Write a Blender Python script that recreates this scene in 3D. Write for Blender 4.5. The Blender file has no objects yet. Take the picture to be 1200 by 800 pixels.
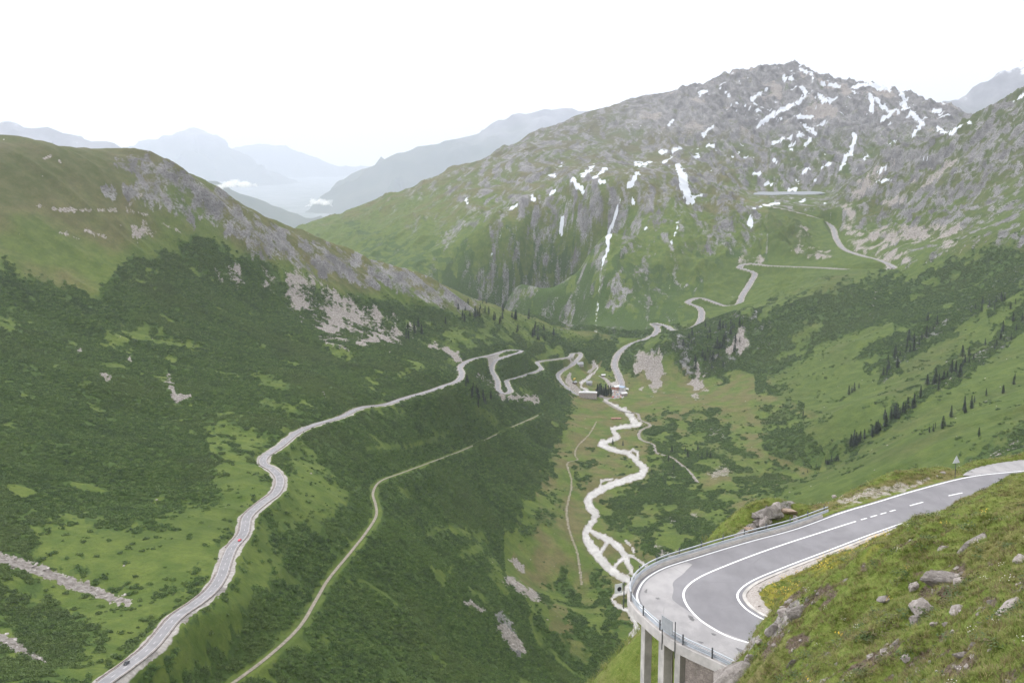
HAZE = 2.8e-5
EXPOSURE = 0.72
import bpy, bmesh, math, random
import numpy as np
from mathutils import Vector, Matrix

S = bpy.context.scene
COL = S.collection
random.seed(7)
RNG = np.random.default_rng(11)
R = math.radians

# ------------------------------------------------------------------ camera
F = 1350.0
PITCH = R(9.59)
CP, SP = math.cos(PITCH), math.sin(PITCH)
cam = bpy.data.objects.new('camera', bpy.data.cameras.new('camera'))
COL.objects.link(cam)
cam.location = (0, 0, 0)
cam.rotation_euler = (R(90) - PITCH, 0, 0)
cam.data.sensor_width = 36
cam.data.lens = 36 * F / 1200
cam.data.clip_start = 0.5
cam.data.clip_end = 200000
S.camera = cam


def P(px, py, d):
    """the point in the place seen at a photo position, at d metres ahead"""
    u, v = (px - 600) / F, (400 - py) / F
    dy = CP + SP * v
    s = d / dy
    return np.array([u * s, d, (-SP + CP * v) * s])


def PZ(px, py, z):
    """same, on the level z"""
    u, v = (px - 600) / F, (400 - py) / F
    s = z / (-SP + CP * v)
    return np.array([u * s, (CP + SP * v) * s, z])


def project(x, y, z):
    f = y * CP - z * SP
    f = np.maximum(f, 1e-3)
    return 600 + F * x / f, 400 - F * (y * SP + z * CP) / f


# ------------------------------------------------------------------ noise
_perm = np.random.default_rng(3).permutation(4096).astype(np.int32)
_grad = np.random.default_rng(4).uniform(0, 2 * np.pi, 4096)
_gx, _gy = np.cos(_grad).astype(np.float32), np.sin(_grad).astype(np.float32)


def perlin(x, y, seed=0):
    x = np.asarray(x, dtype=np.float64) + seed * 17.31
    y = np.asarray(y, dtype=np.float64) - seed * 9.77
    xi, yi = np.floor(x).astype(np.int64), np.floor(y).astype(np.int64)
    xf, yf = (x - xi).astype(np.float32), (y - yi).astype(np.float32)
    u = xf * xf * xf * (xf * (xf * 6 - 15) + 10)
    v = yf * yf * yf * (yf * (yf * 6 - 15) + 10)

    def g(ix, iy, fx, fy):
        h = _perm[(_perm[ix & 4095] + iy) & 4095]
        return _gx[h] * fx + _gy[h] * fy
    a = g(xi, yi, xf, yf)
    b = g(xi + 1, yi, xf - 1, yf)
    c = g(xi, yi + 1, xf, yf - 1)
    d = g(xi + 1, yi + 1, xf - 1, yf - 1)
    return ((a + u * (b - a)) * (1 - v) + (c + u * (d - c)) * v) * 1.4


def fbm(x, y, oct=4, seed=0, gain=.5, lac=2.03):
    t, a = 0, 1.0
    for i in range(oct):
        t = t + a * perlin(x, y, seed + i)
        x, y, a = x * lac, y * lac, a * gain
    return t


def ridged(x, y, oct=4, seed=0, gain=.5):
    t, a, w = 0, 1.0, 1.0
    for i in range(oct):
        n = 1 - np.abs(perlin(x, y, seed + i))
        n = n * n
        t = t + a * n * w
        w = np.clip(n * 1.3, 0, 1)
        x, y, a = x * 2.07, y * 2.07, a * gain
    return t


def sst(a, b, x):
    t = np.clip((x - a) / (b - a), 0, 1)
    return t * t * (3 - 2 * t)


# ------------------------------------------------------------------ mesh helpers
def mesh_np(name, V, Fq):
    V = np.asarray(V, dtype=np.float32)
    Fq = np.asarray(Fq, dtype=np.int32)
    k = Fq.shape[1]
    me = bpy.data.meshes.new(name)
    me.vertices.add(len(V))
    me.vertices.foreach_set('co', V.ravel())
    me.loops.add(Fq.size)
    me.loops.foreach_set('vertex_index', Fq.ravel())
    me.polygons.add(len(Fq))
    me.polygons.foreach_set('loop_start', np.arange(0, Fq.size, k, dtype=np.int32))
    me.polygons.foreach_set('loop_total', np.full(len(Fq), k, dtype=np.int32))
    me.update(calc_edges=True)
    return me


def smooth(me, on=True):
    me.polygons.foreach_set('use_smooth', np.full(len(me.polygons), on))
    me.update()


def link(name, me, mats=(), parent=None):
    o = bpy.data.objects.new(name, me)
    COL.objects.link(o)
    if me is not None:
        for m in (mats if isinstance(mats, (list, tuple)) else [mats]):
            me.materials.append(m)
    if parent is not None:
        o.parent = parent
    return o


def tag(o, label=None, cat=None, group=None, kind=None):
    if label: o['label'] = label
    if cat: o['category'] = cat
    if group: o['group'] = group
    if kind: o['kind'] = kind
    return o


def empty(name, loc, rz=0.0):
    o = bpy.data.objects.new(name, None)
    COL.objects.link(o)
    o.location = loc
    o.rotation_euler = (0, 0, rz)
    o.empty_display_size = .5
    return o


KIDS = {}


def part(name, me, mats, parent):
    o = link(name, me, mats, parent)
    KIDS.setdefault(parent.name, []).append(o)
    return o


def copy_thing(root, loc, rz=0.0, scale=None):
    r = root.copy()
    COL.objects.link(r)
    r.location = loc
    r.rotation_euler = (0, 0, rz)
    if scale is not None:
        r.scale = scale if isinstance(scale, (tuple, list)) else (scale,) * 3
    for ch in KIDS.get(root.name, []):
        c = ch.copy()
        COL.objects.link(c)
        c.parent = r
        for g in KIDS.get(ch.name, []):
            e = g.copy()
            COL.objects.link(e)
            e.parent = c
    return r


class MB:
    """collects simple solids into one mesh"""
    def __init__(self):
        self.bm = bmesh.new()

    def box(self, c, s, rz=0.0, rot=None, bevel=0.0):
        m = Matrix.Translation(c) @ (rot if rot is not None else Matrix.Rotation(rz, 4, 'Z')) @ Matrix.Diagonal((s[0], s[1], s[2], 1))
        r = bmesh.ops.create_cube(self.bm, size=1, matrix=m)
        if bevel:
            ed = list({e for v in r['verts'] for e in v.link_edges})
            bmesh.ops.bevel(self.bm, geom=ed, offset=bevel, segments=2, affect='EDGES', profile=.6)
        return self

    def tube(self, a, b, r, r2=None, seg=8):
        a, b = Vector(a), Vector(b)
        d = b - a
        q = d.to_track_quat('Z', 'Y').to_matrix().to_4x4()
        bmesh.ops.create_cone(self.bm, cap_ends=True, segments=seg, radius1=r, radius2=r if r2 is None else r2,
                              depth=d.length, matrix=Matrix.Translation((a + b) / 2) @ q)
        return self

    def prism(self, pts, z0, z1):
        """a closed outline given in x, y, extruded from z0 to z1"""
        lo = [self.bm.verts.new((p[0], p[1], z0)) for p in pts]
        hi = [self.bm.verts.new((p[0], p[1], z1)) for p in pts]
        n = len(pts)
        for i in range(n):
            self.bm.faces.new((lo[i], lo[(i + 1) % n], hi[(i + 1) % n], hi[i]))
        self.bm.faces.new(hi)
        self.bm.faces.new(list(reversed(lo)))
        return self

    def strip(self, A, B):
        """a band of quads between two polylines"""
        a = [self.bm.verts.new(tuple(p)) for p in A]
        b = [self.bm.verts.new(tuple(p)) for p in B]
        for i in range(len(a) - 1):
            self.bm.faces.new((a[i], a[i + 1], b[i + 1], b[i]))
        return self

    def sweep(self, path, prof):
        """a closed profile (offset to the right, height) swept along a 3D path"""
        path = np.asarray(path)
        N = normals2d(path)
        rows = []
        for p, n in zip(path, N):
            rows.append([self.bm.verts.new((p[0] + n[0] * o, p[1] + n[1] * o, p[2] + h)) for o, h in prof])
        k = len(prof)
        for i in range(len(rows) - 1):
            for j in range(k):
                self.bm.faces.new((rows[i][j], rows[i][(j + 1) % k], rows[i + 1][(j + 1) % k], rows[i + 1][j]))
        self.bm.faces.new(rows[0])
        self.bm.faces.new(list(reversed(rows[-1])))
        return self

    def mesh(self, name, sm=False):
        bmesh.ops.recalc_face_normals(self.bm, faces=self.bm.faces)
        me = bpy.data.meshes.new(name)
        self.bm.to_mesh(me)
        self.bm.free()
        if sm: smooth(me)
        return me


def normals2d(path):
    t = np.gradient(path[:, :2], axis=0)
    t /= np.maximum(np.linalg.norm(t, axis=1, keepdims=True), 1e-9)
    return np.stack([-t[:, 1], t[:, 0]], axis=1)      # to the left of travel


def spline(pts, step):
    """Catmull-Rom through pts (n,3), then even spacing"""
    pts = np.asarray(pts, dtype=float)
    pp = np.vstack([2 * pts[0] - pts[1], pts, 2 * pts[-1] - pts[-2]])
    out = []
    for i in range(1, len(pp) - 2):
        p0, p1, p2, p3 = pp[i - 1], pp[i], pp[i + 1], pp[i + 2]
        n = 12
        # centripetal parametrisation keeps tight hairpins from looping
        t0 = 0
        t1 = t0 + max(np.linalg.norm(p1 - p0) ** .5, 1e-4)
        t2 = t1 + max(np.linalg.norm(p2 - p1) ** .5, 1e-4)
        t3 = t2 + max(np.linalg.norm(p3 - p2) ** .5, 1e-4)
        t = np.linspace(t1, t2, n, endpoint=False)[:, None]
        a1 = (t1 - t) / (t1 - t0) * p0 + (t - t0) / (t1 - t0) * p1
        a2 = (t2 - t) / (t2 - t1) * p1 + (t - t1) / (t2 - t1) * p2
        a3 = (t3 - t) / (t3 - t2) * p2 + (t - t2) / (t3 - t2) * p3
        b1 = (t2 - t) / (t2 - t0) * a1 + (t - t0) / (t2 - t0) * a2
        b2 = (t3 - t) / (t3 - t1) * a2 + (t - t1) / (t3 - t1) * a3
        out.append((t2 - t) / (t2 - t1) * b1 + (t - t1) / (t2 - t1) * b2)
    c = np.vstack(out + [pts[-1:]])
    L = np.concatenate([[0], np.cumsum(np.linalg.norm(np.diff(c, axis=0), axis=1))])
    n = max(2, int(L[-1] / step) + 1)
    s = np.linspace(0, L[-1], n)
    return np.stack([np.interp(s, L, c[:, k]) for k in range(3)], axis=1)


# ------------------------------------------------------------------ materials
class NT:
    def __init__(self, name):
        self.m = bpy.data.materials.new(name)
        self.m.use_nodes = True
        self.t = self.m.node_tree
        self.b = self.t.nodes['Principled BSDF']
        self.b.inputs['Specular IOR Level'].default_value = .25
        self.co = None

    def n(self, typ, **kw):
        nd = self.t.nodes.new(typ)
        for k, v in kw.items(): setattr(nd, k, v)
        return nd

    def L(self, a, b):
        self.t.links.new(a, b)

    def coord(self):
        if self.co is None:
            self.co = self.n('ShaderNodeNewGeometry').outputs['Position']
        return self.co

    def local(self):
        self.co = self.n('ShaderNodeTexCoord').outputs['Object']
        return self

    def noise(self, scale, detail=5, rough=.55, stretch=None, dist=0.0):
        v = self.coord()
        if stretch is not None:
            mp = self.n('ShaderNodeMapping')
            mp.inputs['Scale'].default_value = stretch
            self.L(v, mp.inputs['Vector'])
            v = mp.outputs['Vector']
        nd = self.n('ShaderNodeTexNoise')
        nd.inputs['Scale'].default_value = scale
        nd.inputs['Detail'].default_value = detail
        nd.inputs['Roughness'].default_value = rough
        nd.inputs['Distortion'].default_value = dist
        self.L(v, nd.inputs['Vector'])
        return nd.outputs['Fac']

    def voro(self, scale, feature='F1', out='Distance', stretch=None):
        v = self.coord()
        if stretch is not None:
            mp = self.n('ShaderNodeMapping')
            mp.inputs['Scale'].default_value = stretch
            self.L(v, mp.inputs['Vector'])
            v = mp.outputs['Vector']
        nd = self.n('ShaderNodeTexVoronoi', feature=feature)
        nd.inputs['Scale'].default_value = scale
        self.L(v, nd.inputs['Vector'])
        return nd.outputs[out]

    def val(self, x, sock):
        if isinstance(x, (int, float)): sock.default_value = x
        elif isinstance(x, tuple): sock.default_value = (*x, 1) if len(x) == 3 else x
        else: self.L(x, sock)

    def math(self, op, a, b=0.0, c=None, clamp=False):
        nd = self.n('ShaderNodeMath', operation=op, use_clamp=clamp)
        self.val(a, nd.inputs[0]); self.val(b, nd.inputs[1])
        if c is not None: self.val(c, nd.inputs[2])
        return nd.outputs[0]

    def ramp(self, x, lo, hi, a=0.0, b=1.0):
        nd = self.n('ShaderNodeMapRange', interpolation_type='SMOOTHSTEP')
        self.val(x, nd.inputs['Value'])
        nd.inputs['From Min'].default_value = lo
        nd.inputs['From Max'].default_value = hi
        nd.inputs['To Min'].default_value = a
        nd.inputs['To Max'].default_value = b
        return nd.outputs['Result']

    def mix(self, fac, a, b, mode='MIX'):
        nd = self.n('ShaderNodeMix', data_type='RGBA', blend_type=mode)
        self.val(fac, nd.inputs[0]); self.val(a, nd.inputs[6]); self.val(b, nd.inputs[7])
        return nd.outputs[2]

    def attr(self, name):
        nd = self.n('ShaderNodeAttribute', attribute_name=name)
        sp = self.n('ShaderNodeSeparateColor')
        self.L(nd.outputs['Color'], sp.inputs[0])
        return sp.outputs[0], sp.outputs[1], sp.outputs[2]

    def bump(self, h, dist, strength=1.0):
        nd = self.n('ShaderNodeBump')
        self.val(strength, nd.inputs['Strength'])
        nd.inputs['Distance'].default_value = dist
        self.L(h, nd.inputs['Height'])
        self.L(nd.outputs['Normal'], self.b.inputs['Normal'])
        return nd

    def out(self, col, rough=.9):
        self.val(col, self.b.inputs['Base Color'])
        self.val(rough, self.b.inputs['Roughness'])
        return self.m


def simple(name, col, var=.25, scale=3.0, rough=.8, bump=.0, metal=0.0, local=True):
    t = NT(name)
    if local: t.local()
    n = t.noise(scale, 6, .6)
    k = tuple(c * (1 - var) for c in col)
    h = tuple(min(1, c * (1 + var)) for c in col)
    c = t.mix(t.ramp(n, .3, .7), k, h)
    if bump: t.bump(n, bump)
    t.b.inputs['Metallic'].default_value = metal
    return t.out(c, rough)


def varied(name, cols, scale=0.0, rough=.9, spec=.2, stand=None):
    """a material whose colour differs between instances (leaves, grass)"""
    t = NT(name).local()
    r = t.n('ShaderNodeObjectInfo').outputs['Random']
    cr = t.n('ShaderNodeValToRGB')
    el = cr.color_ramp.elements
    while len(el) < len(cols): el.new(.5)
    for i, c in enumerate(cols):
        el[i].position = i / (len(cols) - 1)
        el[i].color = (*c, 1)
    t.L(r, cr.inputs[0])
    c = cr.outputs[0]
    if scale:
        n = t.noise(scale, 3)
        c = t.mix(t.ramp(n, .3, .7, 0, .5), c, tuple(x * 1.7 for x in cols[0]))
    if stand is not None:       # whole stands of plants differ: younger and lighter here, darker there
        loc = t.n('ShaderNodeObjectInfo').outputs['Location']
        for sc_k, lo, hi, col, amt in stand:
            nd = t.n('ShaderNodeTexNoise'); nd.inputs['Scale'].default_value = sc_k; nd.inputs['Detail'].default_value = 4
            t.L(loc, nd.inputs['Vector'])
            c = t.mix(t.ramp(nd.outputs['Fac'], lo, hi, 0, amt), c, col)
    t.b.inputs['Specular IOR Level'].default_value = spec
    return t.out(c, rough)
# ------------------------------------------------------------------ roads and tracks, as lines in the place
def PD(L): return np.array([P(*q) for q in L])


def PH(L):
    """photo position plus level"""
    return np.array([PZ(*q) for q in L])


ROAD_LEFT = PH([(60,846,-248),(98,818,-252),(125,797,-256),(150,779,-258),(175,759,-260),(207,722,-265),(230,706,-268),(247,692,-270),(259,675,-273),(265,657,-275),(272,641,-277),(285,625,-279),(290,605,-281),(306,590,-284),(323,577,-287),(328,561,-290),(320,550,-292),(309,543,-293),(310,535,-295),(327,523,-298),(347,507,-303),(367,498,-309),(400,488,-320),(425,477,-331),(450,474,-339),(475,466,-348),(500,459,-358),(520,452,-368),(536,446,-377),(541,438,-388),(539,430,-400),(550,422,-414),(575,416,-438),(600,410,-446),(611,411,-448),(595,417,-448.5),(585,420.5,-449),(579,424,-450),(576,432,-456),(583,447,-466),(584,457,-470),(590,461,-472),(597,459,-475),(595,451,-480),(594,446,-483),(607,442,-487),(625,436,-494),(634,432,-499),(630,424,-504),(650,421,-511),(668,418,-517),(672,414,-522),(680,414,-524),(672,426,-530),(654,439,-540),(665,455,-553),(677,463,-560)])
ROAD_RIGHT = PD([(727,463,2610),(728,450,2710),(724,438,2790),(720,428,2850),(724,415,2930),(733,407,2990),(742,402,3020),(757,397,3040),(768,391,3060),(770,384,3100),(765,379,3130),(778,381,3110),(795,389,3040),(815,382,3070),(822,371,3130),(820,361,3180),(806,354,3220),(820,349,3250),(850,358,3200),(864,357,3220),(870,346,3280),(880,330,3360),(884,320,3400),(866,313,3440),(876,309,3460),(900,311,3420),(950,313,3310),(1028,317,3060),(1047,314.5,2985),(1036,307,3110),(1005,298,3340),(988,291,3500),(980,280,3620),(972,263,3850),(960,256,3860),(940,250,3870),(920,245,3885),(905,242,3900)])
RAIL = PD([(190,850,520),(240,822,565),(275,798,615),(310,772,650),(350,735,715),(370,703,780),(385,678,840),(412,645,915),(430,622,980),(441,603,1050),(440,590,1100),(437,578,1150),(445,564,1220),(470,554,1310),(500,543,1440),(540,528,1620),(575,512,1830),(600,500,2000),(625,489,2180),(640,481,2330)])
VILLAGE_STREET = PH([(700,463,-563),(712,466,-565),(722,466,-564),(718,455,-563),(714,449,-562),(706,442,-560),(698,440,-559),(690,439,-558),(692,434,-556),(697,430,-553),(695,426,-550)])
FOOTPATH = PH([(707,468,-563),(732,480,-561),(746,483,-561),(750,490,-560),(762,496,-559),(751,501,-559),(751,511,-558),(765,516,-557),(770,527,-556),(785,532,-555),(795,540,-553),(807,552,-551),(817,567,-549)])
MEADOW_PATH = PH([(699,492,-560),(690,510,-558),(676,522,-556),(674,530,-555),(677,536,-554),(665,545,-550),(670,562,-546),(666,580,-543),(664,600,-540),(668,622,-540),(676,640,-540),(682,668,-540)])


def river_z(py): return np.interp(py, [420, 465, 745], [-558, -566, -546])


RIVER = [  # photo position and half width, each a channel of the braided stream
    [(705,464,1.2),(717,473,1.5),(732,480,2.6),(740,487,4),(741,492,3.5),(749,496,3.5),(738,499,2.2),(726,500,2.2),(717,502,2.8),(722,509,4),(723,512,3.5),(712,516,2.5),(704,519,4),(710,523,3.4),(722,527,3),(734,530,3.2),(742,535,3.4),(748,541,4),(756,549,4.4),(750,556,5),(738,560,4.6),(722,565,4.6),(711,569,5),(701,575,5),(692,580,5),(689,587,5),(692,594,6),(698,601,5),(696,608,4.5),(690,616,4),(686,624,4.5),(688,632,5),(695,642,7),(704,654,6),(714,665,6),(726,674,5),(742,681,4.5),(770,694,5)],
    [(691,620,2.5),(703,627,4),(716,632,4),(726,641,5),(733,650,4.4),(736,660,3),(741,670,2.4),(752,680,2)],
    [(713,634,2.4),(705,643,2),(702,652,2.5)],[(731,652,2.2),(722,660,2),(718,668,2.5)],[(737,649,1.4),(748,655,1.6),(757,662,1.5)],
    [(738,680,2.5),(733,692,2.5),(722,696,2),(717,701,2),(722,708,2.5),(735,714,2.5),(745,728,2.5),(747,738,4),(740,743,3)],
    [(734,530,1.2),(741,526,1.4),(747,529,1.6),(748,537,1.5)],[(701,575,1.5),(705,563,1.2),(718,560,1.2)],[(738,561,2),(752,559,2),(757,551,2)],
    [(733,633,1),(741,640,1),(743,645,1)],
    [(694,423,.8),(701,430,1),(697,436,1),(691,440,1),(688,444,1.6),(681,447,1.8),(681,452,1.2),(687,457,1.2),(697,462,1)],
]
# ------------------------------------------------------------------ control points of the relief
ctl = []


def C(px, py, d): ctl.append(P(px, py, d))


def behind(px, py, d, dd, dz):
    p = P(px, py, d)
    ctl.append(np.array([p[0] * (d + dd) / d, d + dd, p[2] - dz]))


ridge_left = [(-250,150,1750),(-120,158,1800),(0,165,1900),(60,173,1950),(115,181,2020),(180,184,2120),(215,195,2180),(260,225,2250),(310,258,2330),(360,279,2420),(420,298,2520),(480,319,2640),(540,341,2750),(590,363,2850),(630,383,2930),(662,396,3000)]
for q in ridge_left:
    C(*q); behind(*q, 330, 120); behind(*q, 800, 380)
for q in [(0,330,1550),(0,420,1280),(0,500,1050),(0,650,720),(0,800,540),(-200,800,480),(-200,500,900),(-200,300,1400),(100,300,1750),(100,450,1250),(100,600,860),(100,720,680),(200,300,1950),(200,400,1580),(200,500,1200),(200,600,920),(300,350,2000),(300,450,1480),(400,380,2150),(400,430,1750),(480,380,2400),(500,420,2150),(560,390,2580),(620,400,2780),
          (500,600,1290),(500,700,930),(500,800,770),(400,780,690),(600,700,1160),(600,800,930),(640,800,1030),(680,800,1150),(620,740,1090),(600,640,1450),(650,700,1390),(550,640,1260),(560,560,1560),(620,560,1800),(620,520,2080)]: C(*q)
for q in [(660,660,-546),(640,580,-541),(655,520,-554),(700,640,-553),(690,600,-555),(760,545,-558),(700,520,-560),(740,490,-563),(715,468,-566),(690,480,-564),(660,478,-560),(760,700,-545),(760,800,-535),(720,760,-543),(800,480,-553),(850,470,-548),(800,560,-548),(850,560,-540),(900,520,-530),(850,640,-522),(780,640,-540),(690,455,-561),(705,440,-557),(690,430,-549)]: ctl.append(PZ(*q))
for q in [(950,560,1850),(1000,470,2000),(950,500,2150),(1000,540,1750),(1100,500,1600),(1200,530,1350),(1200,400,2100),(1100,420,2250),(1000,400,2550),(900,430,2700),(900,390,2850),(1200,330,2450),(1100,350,2700),(1300,400,1900),(1350,550,1200),
          (1300,230,2600),(1200,272,2700),(1120,303,2780),(1062,328,2860),(950,345,2930),(870,369,2950),(800,392,2900),(775,402,2860),(775,432,2800),(830,440,2760),
          (1200,190,3200),(1100,250,3350),(1100,205,3700),(1050,240,3700),(1000,260,3750),(950,290,3560),(920,280,3600),(900,330,3330)]: C(*q)
for q in [(1350,20,3500),(1260,62,3650),(1200,102,3750),(1167,116,3850),(1143,138,3900),(1100,157,4000),(1047,172,4050),(1000,213,4150),(962,228,4180)]:
    C(*q); behind(*q, 350, 90)
for q in [(700,388,3060),(620,372,3150),(740,380,3150),(700,330,3350),(700,280,3600),(700,230,3900),(700,195,4300),(600,330,3600),(600,280,3900),(600,230,4400),(600,190,5000),(500,330,3700),(500,290,4100),(500,250,4600),(790,335,3380),(800,280,3600),(800,240,3850),(800,205,4500),(850,240,4050),(845,290,3560),(440,290,4300),(420,272,4900),
          (900,200,5000),(950,200,4900),(900,150,5600),(800,160,5400),(1000,150,5500),(1050,150,5300),(700,160,5500),(1080,180,4800)]: C(*q)
for q in [(883,229,-180),(920,229,-180),(955,229,-180),(920,226,-181),(950,233,-179.5),(890,233,-179.5)]: ctl.append(PZ(*q))
for q in [(330,275,5500),(372,262,5600),(430,240,5700),(500,212,5800),(560,188,5900),(620,160,6000),(680,136,6100),(740,120,6200),(800,105,6300),(848,90,6400),(868,82,6420),(890,85,6440),(925,74,6500),(952,86,6400),(982,98,6300),(1020,103,6200),(1060,110,6100),(1100,123,5900),(1142,141,5700),(1180,160,5600),(1350,150,5600)]:
    C(*q); behind(*q, 600, 200)
for w in [(0,-60,-45),(-150,0,-120),(200,0,-20),(0,150,-118),(110,150,-118),(-100,150,-150),(0,300,-235),(150,300,-240),(-133,300,-195),(250,150,-60),(300,350,-150),(330,600,-190),(150,600,-330),(0,600,-372),(200,900,-430),(450,900,-250),(-250,300,-160),(60,900,-470),(-900,600,-60),(700,900,-100)]: ctl.append(np.array(w, dtype=float))
for L, k in ((ROAD_LEFT, 2), (ROAD_RIGHT, 2), (RAIL, 1)):
    for q in L[::k]: ctl.append(q)
ctl = np.array(ctl)


def rbf_fit(pts, c, lam):
    d = np.sqrt(((pts[:, None, :2] - pts[None, :, :2]) ** 2).sum(-1) + c * c)
    n = len(pts)
    A = np.zeros((n + 3, n + 3))
    A[:n, :n] = -d + lam * np.eye(n)
    sc = 1000.0
    Pm = np.column_stack([np.ones(n), pts[:, 0] / sc, pts[:, 1] / sc])
    A[:n, n:] = Pm; A[n:, :n] = Pm.T
    w = np.linalg.solve(A, np.concatenate([pts[:, 2], np.zeros(3)]))

    def ev(x, y):
        sh = x.shape
        x, y = x.ravel(), y.ravel()
        out = w[n] + w[n + 1] * x / sc + w[n + 2] * y / sc
        for i in range(n):
            out -= w[i] * np.sqrt((x - pts[i, 0]) ** 2 + (y - pts[i, 1]) ** 2 + c * c)
        return out.reshape(sh)
    return ev


main_h = rbf_fit(ctl, 45.0, 12.0)

# ------------------------------------------------------------------ near relief, round the hairpin
ZR = -32.0
nc = [np.array(w, dtype=float) for w in [(0,0,-2.3),(0,-10,2),(-10,0,-5),(10,0,-2.6),(4,8,-7.2),(8,8,-6.2),(6.6,14,-9.6),(10,12,-8),(7,18,-10.6),(5,40,-26.5),(9,40,-21),(5,20,-11.5),(0,20,-14),(0,40,-32),(2,60,-50),(8,50,-31),
      (60,140,-62),(100,150,-75),(0,150,-112),(40,125,-50),(30,117,-50),(-40,60,-90),(-40,0,-34),(80,90,-23),(80,60,-8),(80,30,5),(60,20,3),(120,80,-5),(120,120,-34),(-30,-20,-10),(30,-20,9),
      (7.5,92,-50),(0,100,-60),(-10,80,-66),(4,72,-54),(11,74,-47),(13,72,-44),(13,80,-44),(15.3,79,-36),(16.5,84,-34),(14,90,-46),(19,79,-31.7),(21,77.5,-31.4),(20,80.5,-31.7),(24,79,-30.8),(24,100,-40),(58,140,-52),(70,145,-58),(8,64,-46),(11,64,-40),(60,-40,20),(130,20,10)]]
for q in [(1200,800,24),(1100,800,30),(1000,800,38),(930,800,46),(870,800,54),(1200,740,30),(1200,690,35),(1200,640,46),(1100,700,43),(1100,750,36),(1000,720,50),(1000,760,43),(950,760,48),(900,770,55),(868,785,60),(1300,700,30),(1350,600,55),
          (851,777,60.5),(872,757,60),(895,730,59.5),(930,706,59),(990,668,59),(1050,645,60),(1110,625,63),(1200,596,70),
          (950,682,80),(1000,652,83),(1100,612,85),(1200,577,88),(1280,560,90),(1130,587,93),(1200,557,103),(1250,548,108)]: nc.append(P(*q))
for q in [(960,590,105),(1000,573,111),(1060,561,115),(1130,547,118),(1200,538,123),(900,596,102),(880,622,98),(700,797,100),(748,760,98),(690,806,100),(1290,530,128)]: nc.append(P(*q))
for q in [(1060,612),(1000,635),(950,654),(905,675),(882,690),(1140,556),(1060,583),(970,610)]: nc.append(PZ(*q, ZR - .1))
for w in [(24,69,-32.2),(34,69,-31.5),(30,74,-31),(45,68,-30)]: nc.append(np.array(w, dtype=float))
nc = np.array(nc)
near_h0 = rbf_fit(nc, 2.0, .15)

# outlines of the near road, on its level (right to left along the outside, then back along the inside)
OUT_LINE = [(1420,528),(1300,541),(1200,551.5),(1140,558),(1075,574),(1025,589),(988,600),(932,620),(875,635.5),(820,652),(777,666),(757,678),(748.5,690),(746.5,700),(752,712),(765,725),(780,738),(802,753),(838,770)]
MID_LINE = [(1420,545),(1300,557),(1200,566),(1129,577),(1082,588),(1050,597),(1005,610),(970,621),(907,641.5),(857,660),(820,676),(805,687),(801,696),(804,707),(815,721),(832,734),(864,749)]
IN_LINE = [(1420,562),(1300,572),(1200,581),(1120,594),(1060,612),(1020,626),(970,645),(920,664),(882,680),(868,690),(864,698),(870,709),(882,718.5),(900,727)]


def on_road(L, z=0.0): return np.array([PZ(x, y, ZR) + (0, 0, z) for x, y in L])


out_ctl = np.vstack([on_road(OUT_LINE), [(16,65.4,ZR),(22,64.6,ZR),(34,64.5,ZR),(50,65.5,ZR)]])
mid_ctl = np.vstack([on_road(MID_LINE), [(19.5,69.4,ZR),(24,68.9,ZR),(34,68.8,ZR),(50,69.6,ZR)]])
in_ctl = np.vstack([on_road(IN_LINE), [(20.5,73.6,ZR),(25,73.1,ZR),(34,73,ZR),(50,73.6,ZR)]])
out_l, mid_l, in_l = spline(out_ctl, .5), spline(mid_ctl, .5), spline(in_ctl, .5)


def offset(path, o, dz=0.0):
    N = normals2d(path)
    q = path.copy()
    q[:, :2] += N * o
    q[:, 2] += dz
    return q


def inside(poly, x, y):
    r = np.zeros(x.shape, bool)
    n = len(poly)
    j = n - 1
    for i in range(n):
        xi, yi, xj, yj = poly[i][0], poly[i][1], poly[j][0], poly[j][1]
        if yi != yj:
            c = ((yi > y) != (yj > y)) & (x < (xj - xi) * (y - yi) / (yj - yi) + xi)
            r ^= c
        j = i
    return r


def seg_dist(path, x, y, pick=None):
    """distance of points to a polyline in plan (and the level of the nearest point)"""
    best = np.full(x.shape, 1e9)
    lev = np.zeros(x.shape)
    for a, b in zip(path[:-1], path[1:]):
        dx, dy = b[0] - a[0], b[1] - a[1]
        t = np.clip(((x - a[0]) * dx + (y - a[1]) * dy) / max(dx * dx + dy * dy, 1e-9), 0, 1)
        d = np.hypot(x - a[0] - t * dx, y - a[1] - t * dy)
        m = d < best
        best = np.where(m, d, best)
        lev = np.where(m, a[2] + t * (b[2] - a[2]), lev)
    return best, lev


LAYBY = [(1128,556.5),(1131,553.5),(1150,545.5),(1175,541),(1200,537.6),(1300,527),(1420,515),(1420,528),(1300,541),(1200,551.5),(1160,556)]
layby = on_road(LAYBY)
near_poly = np.vstack([offset(out_l[::4], -.4), offset(in_l[::4], .6)[::-1]])


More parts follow.
